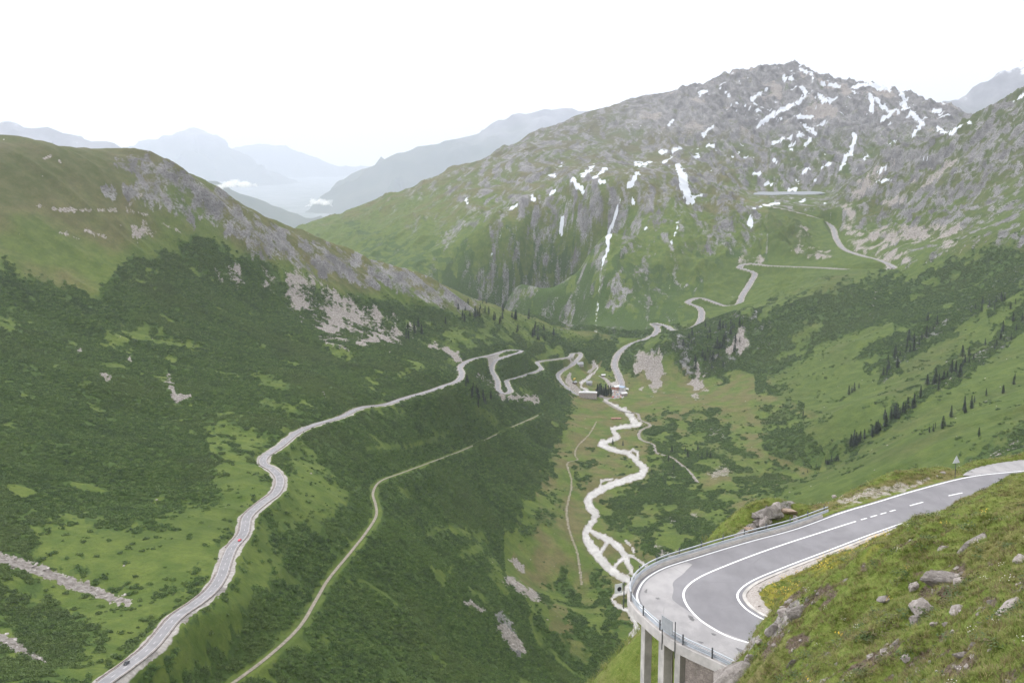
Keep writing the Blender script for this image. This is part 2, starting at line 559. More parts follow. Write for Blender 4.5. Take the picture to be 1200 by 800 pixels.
def near_h(x, y):
    z = near_h0(x, y)
    bank = sst(-26, -10, z)
    z = z + .55 * fbm(x / 5, y / 5, 4, 21) + .22 * fbm(x / 1.6, y / 1.6, 2, 27) * sst(-31, -28, z) + 1.1 * perlin(x / 14, y / 14, 30) * sst(-30, -22, z)
    # small steps across the slope, where soil has crept
    z = z + .35 * (ridged(x / 9 + .3 * perlin(x / 6, y / 6, 5), y / 4.2, 2, 8) - .8) * sst(-29, -25, z)
    i = inside(near_poly, x, y)
    z = np.where(i, np.minimum(z, ZR - .3), z)
    d, _ = seg_dist(in_l[::6], x, y)
    verge = (1 - sst(1.0, 3.0, d)) * (~i)
    z = z * (1 - verge) + (ZR - .03 + .06 * d) * verge
    d, _ = seg_dist(out_l[: int(len(out_l) * .42): 6], x, y)
    verge = (1 - sst(1.2, 3.5, d)) * (~i)
    z = z * (1 - verge) + (ZR - .14) * verge
    i = inside(layby, x, y)
    z = np.where(i, np.minimum(z, ZR - .2), z)
    dq, _ = seg_dist(in_l[::6], x, y)
    z = np.where(inside(near_poly, x, y) & (dq < 3.0), np.maximum(z, ZR - .07), z)
    core = inside(offset(in_l[::3], .62), x, y)
    z = np.where(core & (z < ZR + .06), ZR + .06 + .08 * perlin(x, y, 3), z)
    return z


# ------------------------------------------------------------------ far relief: a sheet of rows (distance) and columns (bearing)
NU, NV = 1180, 1750
U = np.linspace(-.60, .62, NU)
Yv = np.exp(np.linspace(math.log(236.0), math.log(8600.0), NV))
Yg = np.repeat(Yv[:, None], NU, 1)
Xg = U[None, :] * Yg


def coarse_main():
    """the smooth relief on a grid a third as dense, then filled in"""
    ui = np.linspace(0, NU - 1, NU // 3)
    vi = np.linspace(0, NV - 1, NV // 3)
    uu = np.interp(ui, np.arange(NU), U)
    yy = np.exp(np.interp(vi, np.arange(NV), np.log(Yv)))
    Zc = main_h(uu[None, :] * yy[:, None], np.repeat(yy[:, None], len(uu), 1))
    fu = np.interp(np.arange(NU), ui, np.arange(len(ui)))
    fv = np.interp(np.arange(NV), vi, np.arange(len(vi)))
    i0 = np.clip(np.floor(fu).astype(int), 0, len(ui) - 2); a = (fu - i0)[None, :]
    j0 = np.clip(np.floor(fv).astype(int), 0, len(vi) - 2); b = (fv - j0)[:, None]
    Z0 = Zc[j0]; Z1 = Zc[j0 + 1]
    return (Z0[:, i0] * (1 - a) + Z0[:, i0 + 1] * a) * (1 - b) + (Z1[:, i0] * (1 - a) + Z1[:, i0 + 1] * a) * b


Zg = coarse_main()
flat = 1 - sst(-541, -505, Zg) * 1.0
flat = np.where(Yg < 1100, 0, flat)
PX0, PY0 = project(Xg, Yg, Zg)
back = sst(3050, 3700, Yg + 300 * (PX0 < 760) * (PY0 < 400))          # the mountain behind the village
rightside = sst(700, 900, PX0) * sst(1500, 2300, Yg)
amp = np.interp(Yg, [250, 900, 2000, 3000, 4500, 6500], [1.5, 2.5, 6, 13, 20, 22])
n1 = fbm(Xg / 420, Yg / 420, 6, 40, .52)
warp = 60 * fbm(Xg / 300, Yg / 300, 3, 60)
gul = ridged((Xg + warp) / 210, (Yg + warp) / 900, 4, 70) - .9       # gullies running down the back face
gul2 = ridged((Xg * .75 + Yg * .5 + warp * .6) / 190, (Yg * .75 - Xg * .5) / 700, 4, 80) - .9
gul3 = ridged((Yg + warp * .5) / 130, (Xg + warp) / 520, 3, 90) - .8  # ribs of the left slope
crag = (ridged(Xg / 120, Yg / 120, 5, 100, .6) - 1.0) * (.45 + .55 * sst(700, 860, PX0))
Zd = amp * n1 * .55
Zd += back * (gul * np.interp(Yg, [3000, 4000, 6500], [18, 22, 20]) + crag * np.interp(Yg, [3000, 4500, 6500], [5, 5, 5]))
Zd += rightside * (1 - back) * gul2 * 10 + rightside * sst(2900, 3300, Yg) * (gul2 * 16 + crag * 15)
lf = (1 - back) * (1 - rightside)
Zd += lf * gul3 * np.interp(Yg, [300, 900, 2000, 3000], [2.5, 5, 10, 13])
rocky_ridge = sst(120, 200, PX0) * (1 - sst(620, 700, PX0)) * (1 - sst(20, 75, PY0 - np.interp(PX0, [0, 180, 300, 420, 540, 660], [190, 186, 250, 300, 341, 396]))) * (Yg < 3200)
Zd += rocky_ridge * crag * 9
rmask = (Yg > 2500) & (Yg < 4300) & (Xg > 150)
dr_, _ = seg_dist(spline(ROAD_RIGHT, 50), Xg[rmask], Yg[rmask])
Zd[rmask] *= .12 + .88 * sst(25, 150, dr_)
Zg = Zg + Zd * (1 - .93 * flat) + flat * .8 * fbm(Xg / 60, Yg / 60, 3, 33)
# the near hillside joins on
nm = Yg < 300
if nm.any():
    rows = int(np.searchsorted(Yv, 300))
    zn = near_h0(Xg[:rows], Yg[:rows])
    k = 1 - sst(140, 230, Yg[:rows])
    Zg[:rows] = Zg[:rows] * (1 - k) + np.maximum(zn, Zg[:rows]) * k

# ------------------------------------------------------------------ roads are cut into the relief
lu0, lu1 = U[0], U[-1]
lY0, lYs = math.log(Yv[0]), math.log(Yv[-1] / Yv[0])
road_d = np.full(Zg.shape, 1e6, dtype=np.float32)       # distance to any road or path edge, keeps shrubs off


def stamp(path, half, reach, drop, fill=True, keep=None):
    D = np.full(Zg.shape, 1e6)
    LV = np.zeros(Zg.shape)
    WS = np.full(Zg.shape, 1e-60)
    for a, b in zip(path[:-1], path[1:]):
        y0, y1 = min(a[1], b[1]) - reach, max(a[1], b[1]) + reach
        j0 = int(max(0, (math.log(max(y0, 200) / Yv[0]) / lYs) * (NV - 1) - 1)); j1 = int(min(NV, (math.log(y1 / Yv[0]) / lYs) * (NV - 1) + 2))
        if j1 <= j0: continue
        x0, x1 = min(a[0], b[0]) - reach, max(a[0], b[0]) + reach
        um, uM = min(x0 / y0, x0 / y1), max(x1 / y0, x1 / y1)
        i0 = int(max(0, (um - lu0) / (lu1 - lu0) * (NU - 1) - 1)); i1 = int(min(NU, (uM - lu0) / (lu1 - lu0) * (NU - 1) + 2))
        if i1 <= i0: continue
        s = np.s_[j0:j1, i0:i1]
        x, y = Xg[s], Yg[s]
        dx, dy = b[0] - a[0], b[1] - a[1]
        t = np.clip(((x - a[0]) * dx + (y - a[1]) * dy) / max(dx * dx + dy * dy, 1e-9), 0, 1)
        d = np.hypot(x - a[0] - t * dx, y - a[1] - t * dy)
        D[s] = np.minimum(d, D[s])
        wt_ = np.where(d < reach, 1 / (d * d + 2.0) ** 4, 0)     # between two legs the ground slopes evenly
        WS[s] += wt_
        LV[s] += wt_ * (a[2] + t * (b[2] - a[2]))
    LV /= WS
    m = D < reach
    dz = np.abs(Zg[m] - LV[m])
    w = np.minimum(reach - half, np.maximum(4.0, 1.3 * dz))
    k = 1 - sst(0, 1, (D[m] - half) / w)
    Zg[m] = Zg[m] * (1 - k) + (LV[m] - drop) * k
    np.minimum(road_d, D - half, out=road_d, casting='unsafe')
    return D


road_left = spline(ROAD_LEFT, 4)
road_right = spline(ROAD_RIGHT, 5)
rail = spline(RAIL, 4)
street = spline(VILLAGE_STREET, 5)
D_left = stamp(road_left, 6.5, 42, .55)
D_right = stamp(road_right, 9.5, 44, .6)
D_rail = stamp(rail, 3.4, 26, .35)
D_street = stamp(street, 5, 25, .4)


def grid_z(x, y):
    """level of the far relief at plan positions"""
    fu = np.clip((np.asarray(x) / np.asarray(y) - lu0) / (lu1 - lu0) * (NU - 1), 0, NU - 1.001)
    fv = np.clip(np.log(np.asarray(y) / Yv[0]) / lYs * (NV - 1), 0, NV - 1.001)
    i, j = fu.astype(int), fv.astype(int)
    a, b = fu - i, fv - j
    return (Zg[j, i] * (1 - a) + Zg[j, i + 1] * a) * (1 - b) + (Zg[j + 1, i] * (1 - a) + Zg[j + 1, i + 1] * a) * b


footpath = spline(FOOTPATH, 6)
meadow_path = spline(MEADOW_PATH, 6)
for pth in (footpath, meadow_path):
    pth[:, 2] = grid_z(pth[:, 0], pth[:, 1])
    pth[:, 2] = np.convolve(np.pad(pth[:, 2], 4, mode='edge'), np.ones(9) / 9, 'valid')
D_foot = stamp(footpath, 2.5, 10, .1)
D_meadow = stamp(meadow_path, 2.5, 10, .1)

# river bed: level along the stream, seen from above
PX, PY = project(Xg, Yg, Zg)


def chain(L, sel, warp_px=0.0, seed=0):
    """signed depth inside a chain of discs (>0 inside), over photo positions"""
    out = np.full(PX.shape, -99.0, dtype=np.float32)
    xs = [q[0] for q in L]; ys = [q[1] for q in L]; rm = max(q[2] for q in L) + 6
    m = sel & (PX > min(xs) - rm) & (PX < max(xs) + rm) & (PY > min(ys) - rm) & (PY < max(ys) + rm)
    x, y = PX[m], PY[m]
    best = np.full(x.shape, -99.0)
    for a, b in zip(L[:-1], L[1:]):
        dx, dy = b[0] - a[0], b[1] - a[1]
        t = np.clip(((x - a[0]) * dx + (y - a[1]) * dy) / max(dx * dx + dy * dy, 1e-9), 0, 1)
        best = np.maximum(best, a[2] + t * (b[2] - a[2]) - np.hypot(x - a[0] - t * dx, y - a[1] - t * dy))
    if len(L) == 1:
        best = L[0][2] - np.hypot(x - L[0][0], y - L[0][1])
    out[m] = best + (warp_px * (.9 * N6[m] + .55 * N18[m]) if warp_px else 0)
    return out


# unevenness at the size of a few shrubs, at whatever distance: wavelength grows with distance
QX = np.repeat((U * F)[None, :], NV, 0)
QY = np.repeat((np.log(Yv) * 420)[:, None], NU, 1)
N18 = fbm(QX / 17, QY / 12, 5, 150, .6).astype(np.float32)
N6 = fbm(QX / 6, QY / 5, 3, 160, .6).astype(np.float32)
floor_sel = (Yg > 1000) & (Yg < 2950) & (Zg < -500)
RIV = np.full(PX.shape, -99.0, dtype=np.float32)
for k, c in enumerate(RIVER): RIV = np.maximum(RIV, chain([(q[0], q[1], q[2] * .8) for q in c], floor_sel, .8, 200 + k))
# a shelf holds the lake on the pass: level water, then ground that eases down to the road
lat = sst(850, 890, PX) * (1 - sst(955, 995, PX)) * (Yg > 3850) * (Yg < 5000)
shelf = np.where(Yg > 4330, -181.5, -178.5 - np.clip(4330 - Yg, 0, 500) * .062) + 1.6 * fbm(Xg / 40, Yg / 70, 3, 190)
lat = lat * sst(3880, 3990, Yg) * (1 - sst(4690, 4900, Yg))
Zg = Zg * (1 - lat) + shelf * lat
rb = sst(-2, .5, RIV)
Zg = Zg - rb * 1.6
PX, PY = project(Xg, Yg, Zg)
# ------------------------------------------------------------------ what grows or lies where
WX = PX + 5 * fbm(Xg / 45, Yg / 70, 4, 301)
WY = PY + 4 * fbm(Xg / 45, Yg / 70, 4, 311)
zero = np.zeros(PX.shape, dtype=np.float32)
n_big = fbm(Xg / 160, Yg / 220, 4, 320).astype(np.float32)
n_mid = fbm(Xg / 42, Yg / 60, 4, 330).astype(np.float32)
n_fine = fbm(Xg / 14, Yg / 20, 3, 340).astype(np.float32)
dZu = np.gradient(Zg, axis=1) / np.maximum(np.gradient(Xg, axis=1), 1e-3)
dZv = np.gradient(Zg, axis=0) / np.gradient(Yg, axis=0)
steep = np.hypot(dZu, dZv - dZu * U[None, :]).astype(np.float32)


def reg(pts, y0=0, y1=9999, soft=8.0, rough=17.0):
    """cover of an area outlined on the photo: soft, ragged edges"""
    a = np.array(pts, dtype=float)
    out = np.zeros(PX.shape, dtype=np.float32)
    g = soft + rough + 4
    m = (Yg > y0) & (Yg < y1) & (PX > a[:, 0].min() - g) & (PX < a[:, 0].max() + g) & (PY > a[:, 1].min() - g) & (PY < a[:, 1].max() + g)
    x, y = PX[m], PY[m]
    b_ = np.full(x.shape, 1e9)
    for p, q_ in zip(a, np.roll(a, -1, 0)):
        dx, dy = q_ - p
        t = np.clip(((x - p[0]) * dx + (y - p[1]) * dy) / max(dx * dx + dy * dy, 1e-9), 0, 1)
        b_ = np.minimum(b_, np.hypot(x - p[0] - t * dx, y - p[1] - t * dy))
    sd = np.where(inside(pts, x, y), b_, -b_) + rough * N18[m] + .3 * rough * N6[m]
    out[m] = sst(-soft, soft, sd)
    return out


bush = zero.copy(); rock = zero.copy(); snow = zero.copy(); dry = zero.copy(); scree = zero.copy(); gravel = zero.copy(); lush = zero.copy()
valley = (Zg < -496) & (Yg > 1100) & (Yg < 2900)
backm = (Yg > 3050) & (PX < 900) & ~((PX + 70 * N18 + 30 * n_mid > 800) & (PY + 30 * N18 > 300) & (Yg < 3500))
left = (Yg < 3080) & (PX < 720) & ~(valley & (PX > 590))
left &= ~((PX > 640) & (PY > 430) & (Yg > 1300))
right = (Yg >= 1200) & (PX > 740) & ~backm & ~(flat > .55)

# left slope
line = np.interp(PX, [-300, 0, 50, 110, 140, 180, 233, 270, 340, 400, 470, 540, 600, 700], [300, 312, 332, 348, 312, 300, 275, 290, 322, 342, 352, 366, 378, 400])
lb = left * sst(-12, 12, WY - line + 8 * N18)
for poly, v in [([(228,508),(262,520),(296,534),(314,552),(322,584),(296,600),(284,622),(262,640),(255,668),(205,692),(168,700),(120,690),(60,640),(38,618),(90,604),(150,620),(190,612),(214,590),(252,585),(246,560),(262,545)], .16),
                ([(322,580),(338,556),(334,530),(352,522),(372,538),(398,566),(410,576),(398,598),(364,622),(330,622),(304,612),(286,640),(272,672),(256,700),(228,724),(206,752),(190,780),(160,806),(196,806),(240,780),(270,742),(300,700),(330,660),(318,630)], .2),
                ([(40,600),(110,690),(190,690),(236,690),(190,726),(150,770),(118,800),(60,800),(120,742),(60,706),(0,700),(0,668),(40,690)], .3),
                ([(268,488),(296,504),(314,520),(304,536),(272,520),(238,500)], .15), ([(120,390),(170,384),(180,396),(140,408)], .1),
                ([(0,366),(26,372),(10,384),(0,384)], .2), ([(430,462),(446,452),(440,440),(428,448)], .15),
                ([(505,400),(530,384),(560,388),(590,384),(606,396),(560,404),(528,412),(540,424),(520,430)], .35), ([(566,380),(590,370),(616,392),(640,396),(620,400)], .2),
                ([(432,470),(460,470),(470,480),(430,484)], .3), ([(585,466),(605,462),(632,470),(630,480),(600,474)], .3)]:
    lb = lb * (1 - (1 - v) * reg(poly, 0, 3080))
for c in ([(502,623,3),(520,619,4),(545,622,4),(562,628,5)], [(545,646,5),(560,644,6)], [(527,668,3)], [(575,655,4),(590,690,5)], [(432,525,2),(487,521,2),(525,507,2),(540,501,2),(575,499,2),(597,497,2)],
          [(300,440,3),(330,452,5)], [(190,400,3),(230,408,4)], [(310,470,3),(345,480,4)], [(380,404,3),(410,420,5)], [(470,440,3),(490,428,5)], [(560,475,4),(580,492,4)], [(330,742,5),(360,760,4)], [(505,770,3),(520,780,3)], [(550,690,3),(566,700,2)]):
    lb = lb * (1 - .8 * sst(-6, 3, chain(c, left, 5, 400)))
lb *= np.where(n_mid > .62, .15, 1)
bush = np.maximum(bush, lb)
olive = left * (1 - sst(-25, 20, WY - line))
dry = np.maximum(dry, olive * np.clip(.6 + .5 * n_big, 0, 1))
lush = np.maximum(lush, left * sst(.0, .5, n_big) * .7)
# bare rock on the left crest, and its scree
rr = reg([(138,186),(180,182),(215,194),(260,224),(310,257),(360,278),(420,298),(500,322),(560,352),(552,366),(500,356),(455,338),(400,330),(372,330),(350,312),(318,300),(300,292),(282,284),(262,272),(240,262),(226,254),(196,248),(150,238),(122,222),(160,206)], 1700, 3000)
rock = np.maximum(rock, rr * np.clip(.62 + .55 * n_mid + .4 * n_fine, 0, 1))
bush *= 1 - rr * .9
for poly in ([(312,322),(345,318),(372,332),(400,346),(428,358),(462,378),(482,398),(452,402),(420,400),(384,398),(352,368),(330,342)], [(248,312),(262,310),(284,322),(282,332),(262,326)], [(160,270),(178,268),(184,276),(160,280)]):
    m = reg(poly, 1400, 2900)
    scree = np.maximum(scree, m * np.clip(.75 + .6 * n_mid + .4 * n_fine, 0, 1)); bush *= 1 - m * np.clip(.6 + n_mid, .3, 1)
for c in ([(42,241,2.5),(70,246,3.5),(110,246,3),(150,247,2.5),(172,251,2)], [(146,246,2),(156,236,3),(166,228,2.5)], [(72,272,2),(86,278,2),(92,280,1)], [(100,270,2),(120,277,1.5),(130,282,1)], [(50,186,1.5),(62,182,1.5),(70,190,1)], [(192,262,2),(212,272,1.5)]):
    scree = np.maximum(scree, .7 * sst(-1.5, 1.5, chain([(q[0], q[1], q[2] * .55) for q in c], left, 3, 410)))
for c in ([(-5,652,5),(22,660,6),(48,668,6),(80,682,6.5),(108,692,6),(130,700,4.5),(150,706,3)], [(-10,746,7),(12,752,5),(34,766,4),(52,776,3)], [(418,402,3),(440,398,3)], [(505,404,2),(520,410,3),(535,418,3.5),(540,424,3)], [(560,440,2),(575,448,3),(590,466,3),(625,466,3),(628,470,3)], [(196,440,2),(206,466,4),(222,464,3)], [(92,412,3)], [(120,440,2.5),(128,442,2)], [(152,420,2)], [(380,462,2)],
          [(596,680,5),(612,690,5),(630,700,4)], [(590,735,6),(600,750,7),(612,760,4)], [(548,705,3),(566,716,2.5)], [(600,655,2),(612,668,3)], [(170,776,3),(180,766,3)], [(215,726,3),(236,706,3),(262,690,3)]):
    v = sst(-2.5, 1.5, chain(c, Yg < 3000, 3.5, 420))
    scree = np.maximum(scree, v * .95); bush *= 1 - v
# rock bands low on the spur
for c in ([(595,655,3),(604,672,4),(618,690,4),(634,704,3)], [(585,720,4),(598,745,8),(608,765,5)], [(520,655,0.5)]):
    v = sst(-3, 2, chain(c, left, 4, 430)); rock = np.maximum(rock, v * .9); bush *= 1 - .8 * v

# valley floor
fl = ((flat > .4) & (Yg > 1150) & (Yg < 2950)).astype(np.float32)
dry = np.maximum(dry, fl * np.clip(.5 + .5 * n_mid, 0, 1))
patch = sst(-.6, -.1, n_mid + .5 * n_big)
fb = zero.copy()
for poly, v in [([(640,505),(655,480),(668,470),(676,490),(664,520),(660,545),(640,560),(625,580),(620,560)], .9), ([(668,548),(700,532),(716,540),(740,556),(724,562),(690,556),(676,572),(660,560)], .75),
                ([(742,500),(768,492),(812,512),(846,530),(860,560),(850,590),(868,612),(850,640),(800,660),(760,660),(740,640),(716,620),(704,600),(712,584),(730,576),(760,560),(770,545),(750,520)], .8),
                ([(780,488),(830,482),(860,500),(880,530),(905,540),(930,560),(900,585),(860,580),(840,550),(820,520)], .7), ([(640,690),(665,660),(690,670),(720,700),(740,740),(742,800),(690,800),(660,800),(640,760),(620,720)], .85), ([(606,640),(620,600),(640,560),(660,580),(664,600),(640,620),(625,650)], .5),
                ([(880,480),(930,470),(980,500),(960,540),(900,530)], .55), ([(680,690),(700,650),(716,690),(734,720),(720,720)], .6)]:
    fb = np.maximum(fb, reg(poly, 1050, 2900) * v * ((flat > .25) | (Zg < -500)))
fb *= patch * .85 + .15
for c in ([(600,650,6),(640,640,16),(668,630,14),(676,670,10),(690,700,9)], [(660,520,10),(690,500,18),(680,480,12),(655,545,10)], [(700,552,8),(722,546,9),(706,540,8)], [(770,630,5),(790,640,6)], [(668,590,8),(675,610,8)], [(730,515,10),(748,512,6),(755,530,3)], [(830,562,10),(850,558,8)], [(810,600,5),(830,604,4)], [(790,655,6),(806,650,6)], [(655,715,9),(645,730,8),(668,736,5)]):
    v = sst(-4, 3, chain(c, floor_sel | (Zg < -480), 4, 440)); fb *= 1 - .9 * v
hb = reg([(540,445),(600,425),(640,426),(664,416),(655,440),(672,466),(662,490),(654,520),(638,560),(618,592),(600,625),(560,620),(520,560)], 1300, 2900) * .9
for c in ([(585,466,4),(605,464,4),(630,470,3)], [(560,478,4),(580,494,4)], [(595,440,3),(600,450,3)], [(610,455,3),(620,462,3)]): hb *= 1 - .8 * sst(-3, 2, chain(c, Yg < 2800, 3, 435))
fb = np.maximum(fb, hb); fb = np.maximum(fb, reg([(688,428),(716,402),(756,396),(758,438),(734,446),(716,440)], 2600, 3200) * .75)
bush = np.maximum(bush, fb)
v = chain([(755,595,6),(780,600,7),(800,610,6),(815,622,5)], floor_sel, 6, 445); scree = np.maximum(scree, .5 * sst(-6, 3, v) * sst(0, .5, n_mid))
for c in ([(768,640,4),(780,650,6),(800,660,8)], [(836,556,4),(850,552,6)], [(798,612,5),(812,606,4)], [(776,548,3),(790,556,3)], [(832,505,4),(846,508,4)], [(790,610,4)]):
    scree = np.maximum(scree, .55 * sst(-4, 2, chain(c, floor_sel, 4, 446)))

# right side of the valley
rb_ = zero.copy()
for poly, v in [([(770,432),(800,440),(850,452),(880,462),(905,462),(930,448),(960,432),(1000,408),(1040,392),(1090,352),(1110,330),(1120,300),(1052,318),(1000,330),(940,345),(880,368),(850,380),(800,400),(780,410)], .8), ([(1030,440),(1052,410),(1082,388),(1120,360),(1160,330),(1205,300),(1205,345),(1170,365),(1130,372),(1090,396),(1060,425),(1040,444)], .85),
                ([(985,535),(1000,515),(1060,470),(1110,425),(1150,405),(1205,350),(1205,372),(1160,410),(1120,448),(1080,470),(1030,510),(1000,530)], .75), ([(880,500),(920,490),(960,510),(985,535),(940,560),(900,545)], .6),
                ([(1120,545),(1150,520),(1205,490),(1205,530),(1150,545)], .6)]:
    rb_ = np.maximum(rb_, reg(poly, 1200, 3450) * v)
rb_ = np.maximum(rb_, .8 * reg([(1040,328),(1110,304),(1205,272),(1205,352),(1120,388),(1040,432),(1000,425)], 1500, 3100))
rb_ *= right | (flat < .9)
rb_ *= sst(-.95, -.3, n_mid + .6 * n_big)
rb_ = np.maximum(rb_, right * sst(.35, .6, n_mid) * .35 * (Yg < 3000))
for c in ([(900,448,5),(950,428,9),(1000,402,12),(1040,385,8)], [(820,440,4),(860,420,6),(890,400,5)], [(930,400,4),(960,380,5)]):
    v = sst(-4, 4, chain(c, right, 5, 450)); rb_ *= 1 - .85 * v
bush = np.maximum(bush, rb_)
lush = np.maximum(lush, right * (.55 + .45 * sst(-.3, .4, n_big)))
dry = np.maximum(dry, right * (Yg < 3100) * np.clip(.3 + .3 * n_big, 0, 1))
for c in ([(1036,440,5),(1060,414,7),(1090,392,7),(1125,368,8),(1160,350,8),(1200,320,9)], [(1095,455,4),(1125,435,6),(1160,412,6),(1200,378,7)]):
    v = sst(-7, 4, chain(c, right, 7, 455)); rock = np.maximum(rock, v * np.clip(.35 + .7 * n_mid + .4 * n_fine, 0, .8)); rb_ = np.maximum(rb_, v * .8)
bush = np.maximum(bush, rb_ * right)
dark = reg([(760,412),(778,397),(800,381),(830,366),(852,362),(876,368),(900,372),(896,400),(872,424),(846,446),(812,448),(788,424)], 2500, 3060, 5, 10)
rock = np.maximum(rock, dark * np.clip(.25 + .6 * n_mid + .5 * n_fine, 0, 1)); bush = np.maximum(bush, dark * 1.0 * (n_mid < .45))
for poly in ([(752,418),(772,414),(784,430),(778,444),(768,456),(756,446),(750,430)], [(812,446),(826,438),(828,444),(814,458)], [(862,392),(872,388),(866,408),(856,412)]):
    m = reg(poly, 2500, 3000); scree = np.maximum(scree, m); bush *= 1 - m
for poly, v in [([(1130,150),(1160,118),(1205,98),(1205,300),(1150,282),(1110,292),(1060,316),(1052,300),(1010,292),(990,270),(978,240),(1000,214),(1050,180),(1100,160)], .9)]:
    m = reg(poly, 2600, 4300)
    rock = np.maximum(rock, m * np.clip(.28 + .8 * n_mid + .5 * n_fine + .5 * (steep - .6), 0, 1)); bush *= 1 - .7 * m
for c in ([(1040,190,5),(1030,205,7),(1010,218,6),(1000,230,5)], [(990,240,4),(998,250,4),(994,265,5),(1000,280,5)], [(1010,285,10),(1050,275,10),(1090,272,9),(1120,270,6)], [(1040,240,4),(1080,215,5),(1120,190,6)], [(1110,286,6),(1120,290,5)], [(1030,300,6),(1060,300,6)], [(935,275,5),(945,268,4)], [(935,292,4),(950,296,5),(970,300,4)], [(870,305,4),(890,305,4)]):
    v = sst(-5, 3, chain(c, Yg > 2700, 6, 460)); scree = np.maximum(scree, v * np.clip(.6 + .7 * n_mid, 0, 1)); bush *= 1 - .6 * v
for c in ([(1160,545,6),(1180,530,10),(1205,520,12)], [(1110,430,3),(1130,425,4),(1150,415,4)], [(1096,455,3),(1110,445,3)], [(1020,370,4),(1030,340,3)]):
    v = sst(-5, 3, chain(c, right, 5, 470)); scree = np.maximum(scree, v * sst(0, .4, n_fine))

# the mountain behind
hi = sst(330, 200, PY + 18 * n_mid) * (Yg > 3000)
streak = fbm((Xg + warp) / 34, Yg / 260 + Zg / 300, 4, 345, .6)
r0 = np.clip(.13 + .30 * sst(330, 190, PY) + .30 * n_mid + .75 * streak + .35 * n_fine + .22 * np.clip(steep - .7, -1, 1), 0, .9) * (Yg > 3050)
r0 *= np.where(PX < 560, .45 + .3 * sst(400, 560, PX), 1)
rock = np.maximum(rock, np.where(backm | (Yg > 3900), r0 * (.75 + .35 * hi), 0))
top = sst(190, 130, PY + 12 * n_mid) * sst(640, 800, PX) * (Yg > 4300)
rock = np.maximum(rock, top * np.clip(.85 + .6 * n_mid, .3, 1))
bb = (backm & (Yg < 4300)) * sst(-.1, .25, n_mid + .5 * n_big + (PY - 305) / 60) * .85
bb = np.maximum(bb, reg([(400,262),(430,262),(470,282),(520,330),(560,345),(500,350),(430,300)], 3000, 5600) * .7 * (n_mid > -.1))
bush = np.maximum(bush, bb * (1 - .6 * rock))
dry = np.maximum(dry, (Yg > 3050) * np.clip(hi * (.55 + .4 * n_big), 0, 1))
for c in ([(722,325,7),(726,345,11),(718,358,8)], [(690,268,4),(676,300,4),(660,330,3)], [(640,300,4),(622,340,4)], [(745,265,5),(735,290,5)], [(780,235,4),(770,262,4)], [(668,360,2),(665,385,3)], [(575,325,3),(572,340,3)], [(618,345,2.5),(600,352,2)], [(755,310,4),(748,320,4)], [(540,262,5),(520,285,5)], [(850,230,8),(850,262,9),(830,290,8)], [(700,240,6),(696,262,6)]):
    v = sst(-5, 3, chain(c, Yg > 3000, 6, 480)); rock = np.maximum(rock, v * np.clip(.55 + .6 * n_fine, 0, 1)); bush *= 1 - .6 * v
scree = np.maximum(scree, top * sst(.15, .6, n_big) * .7)

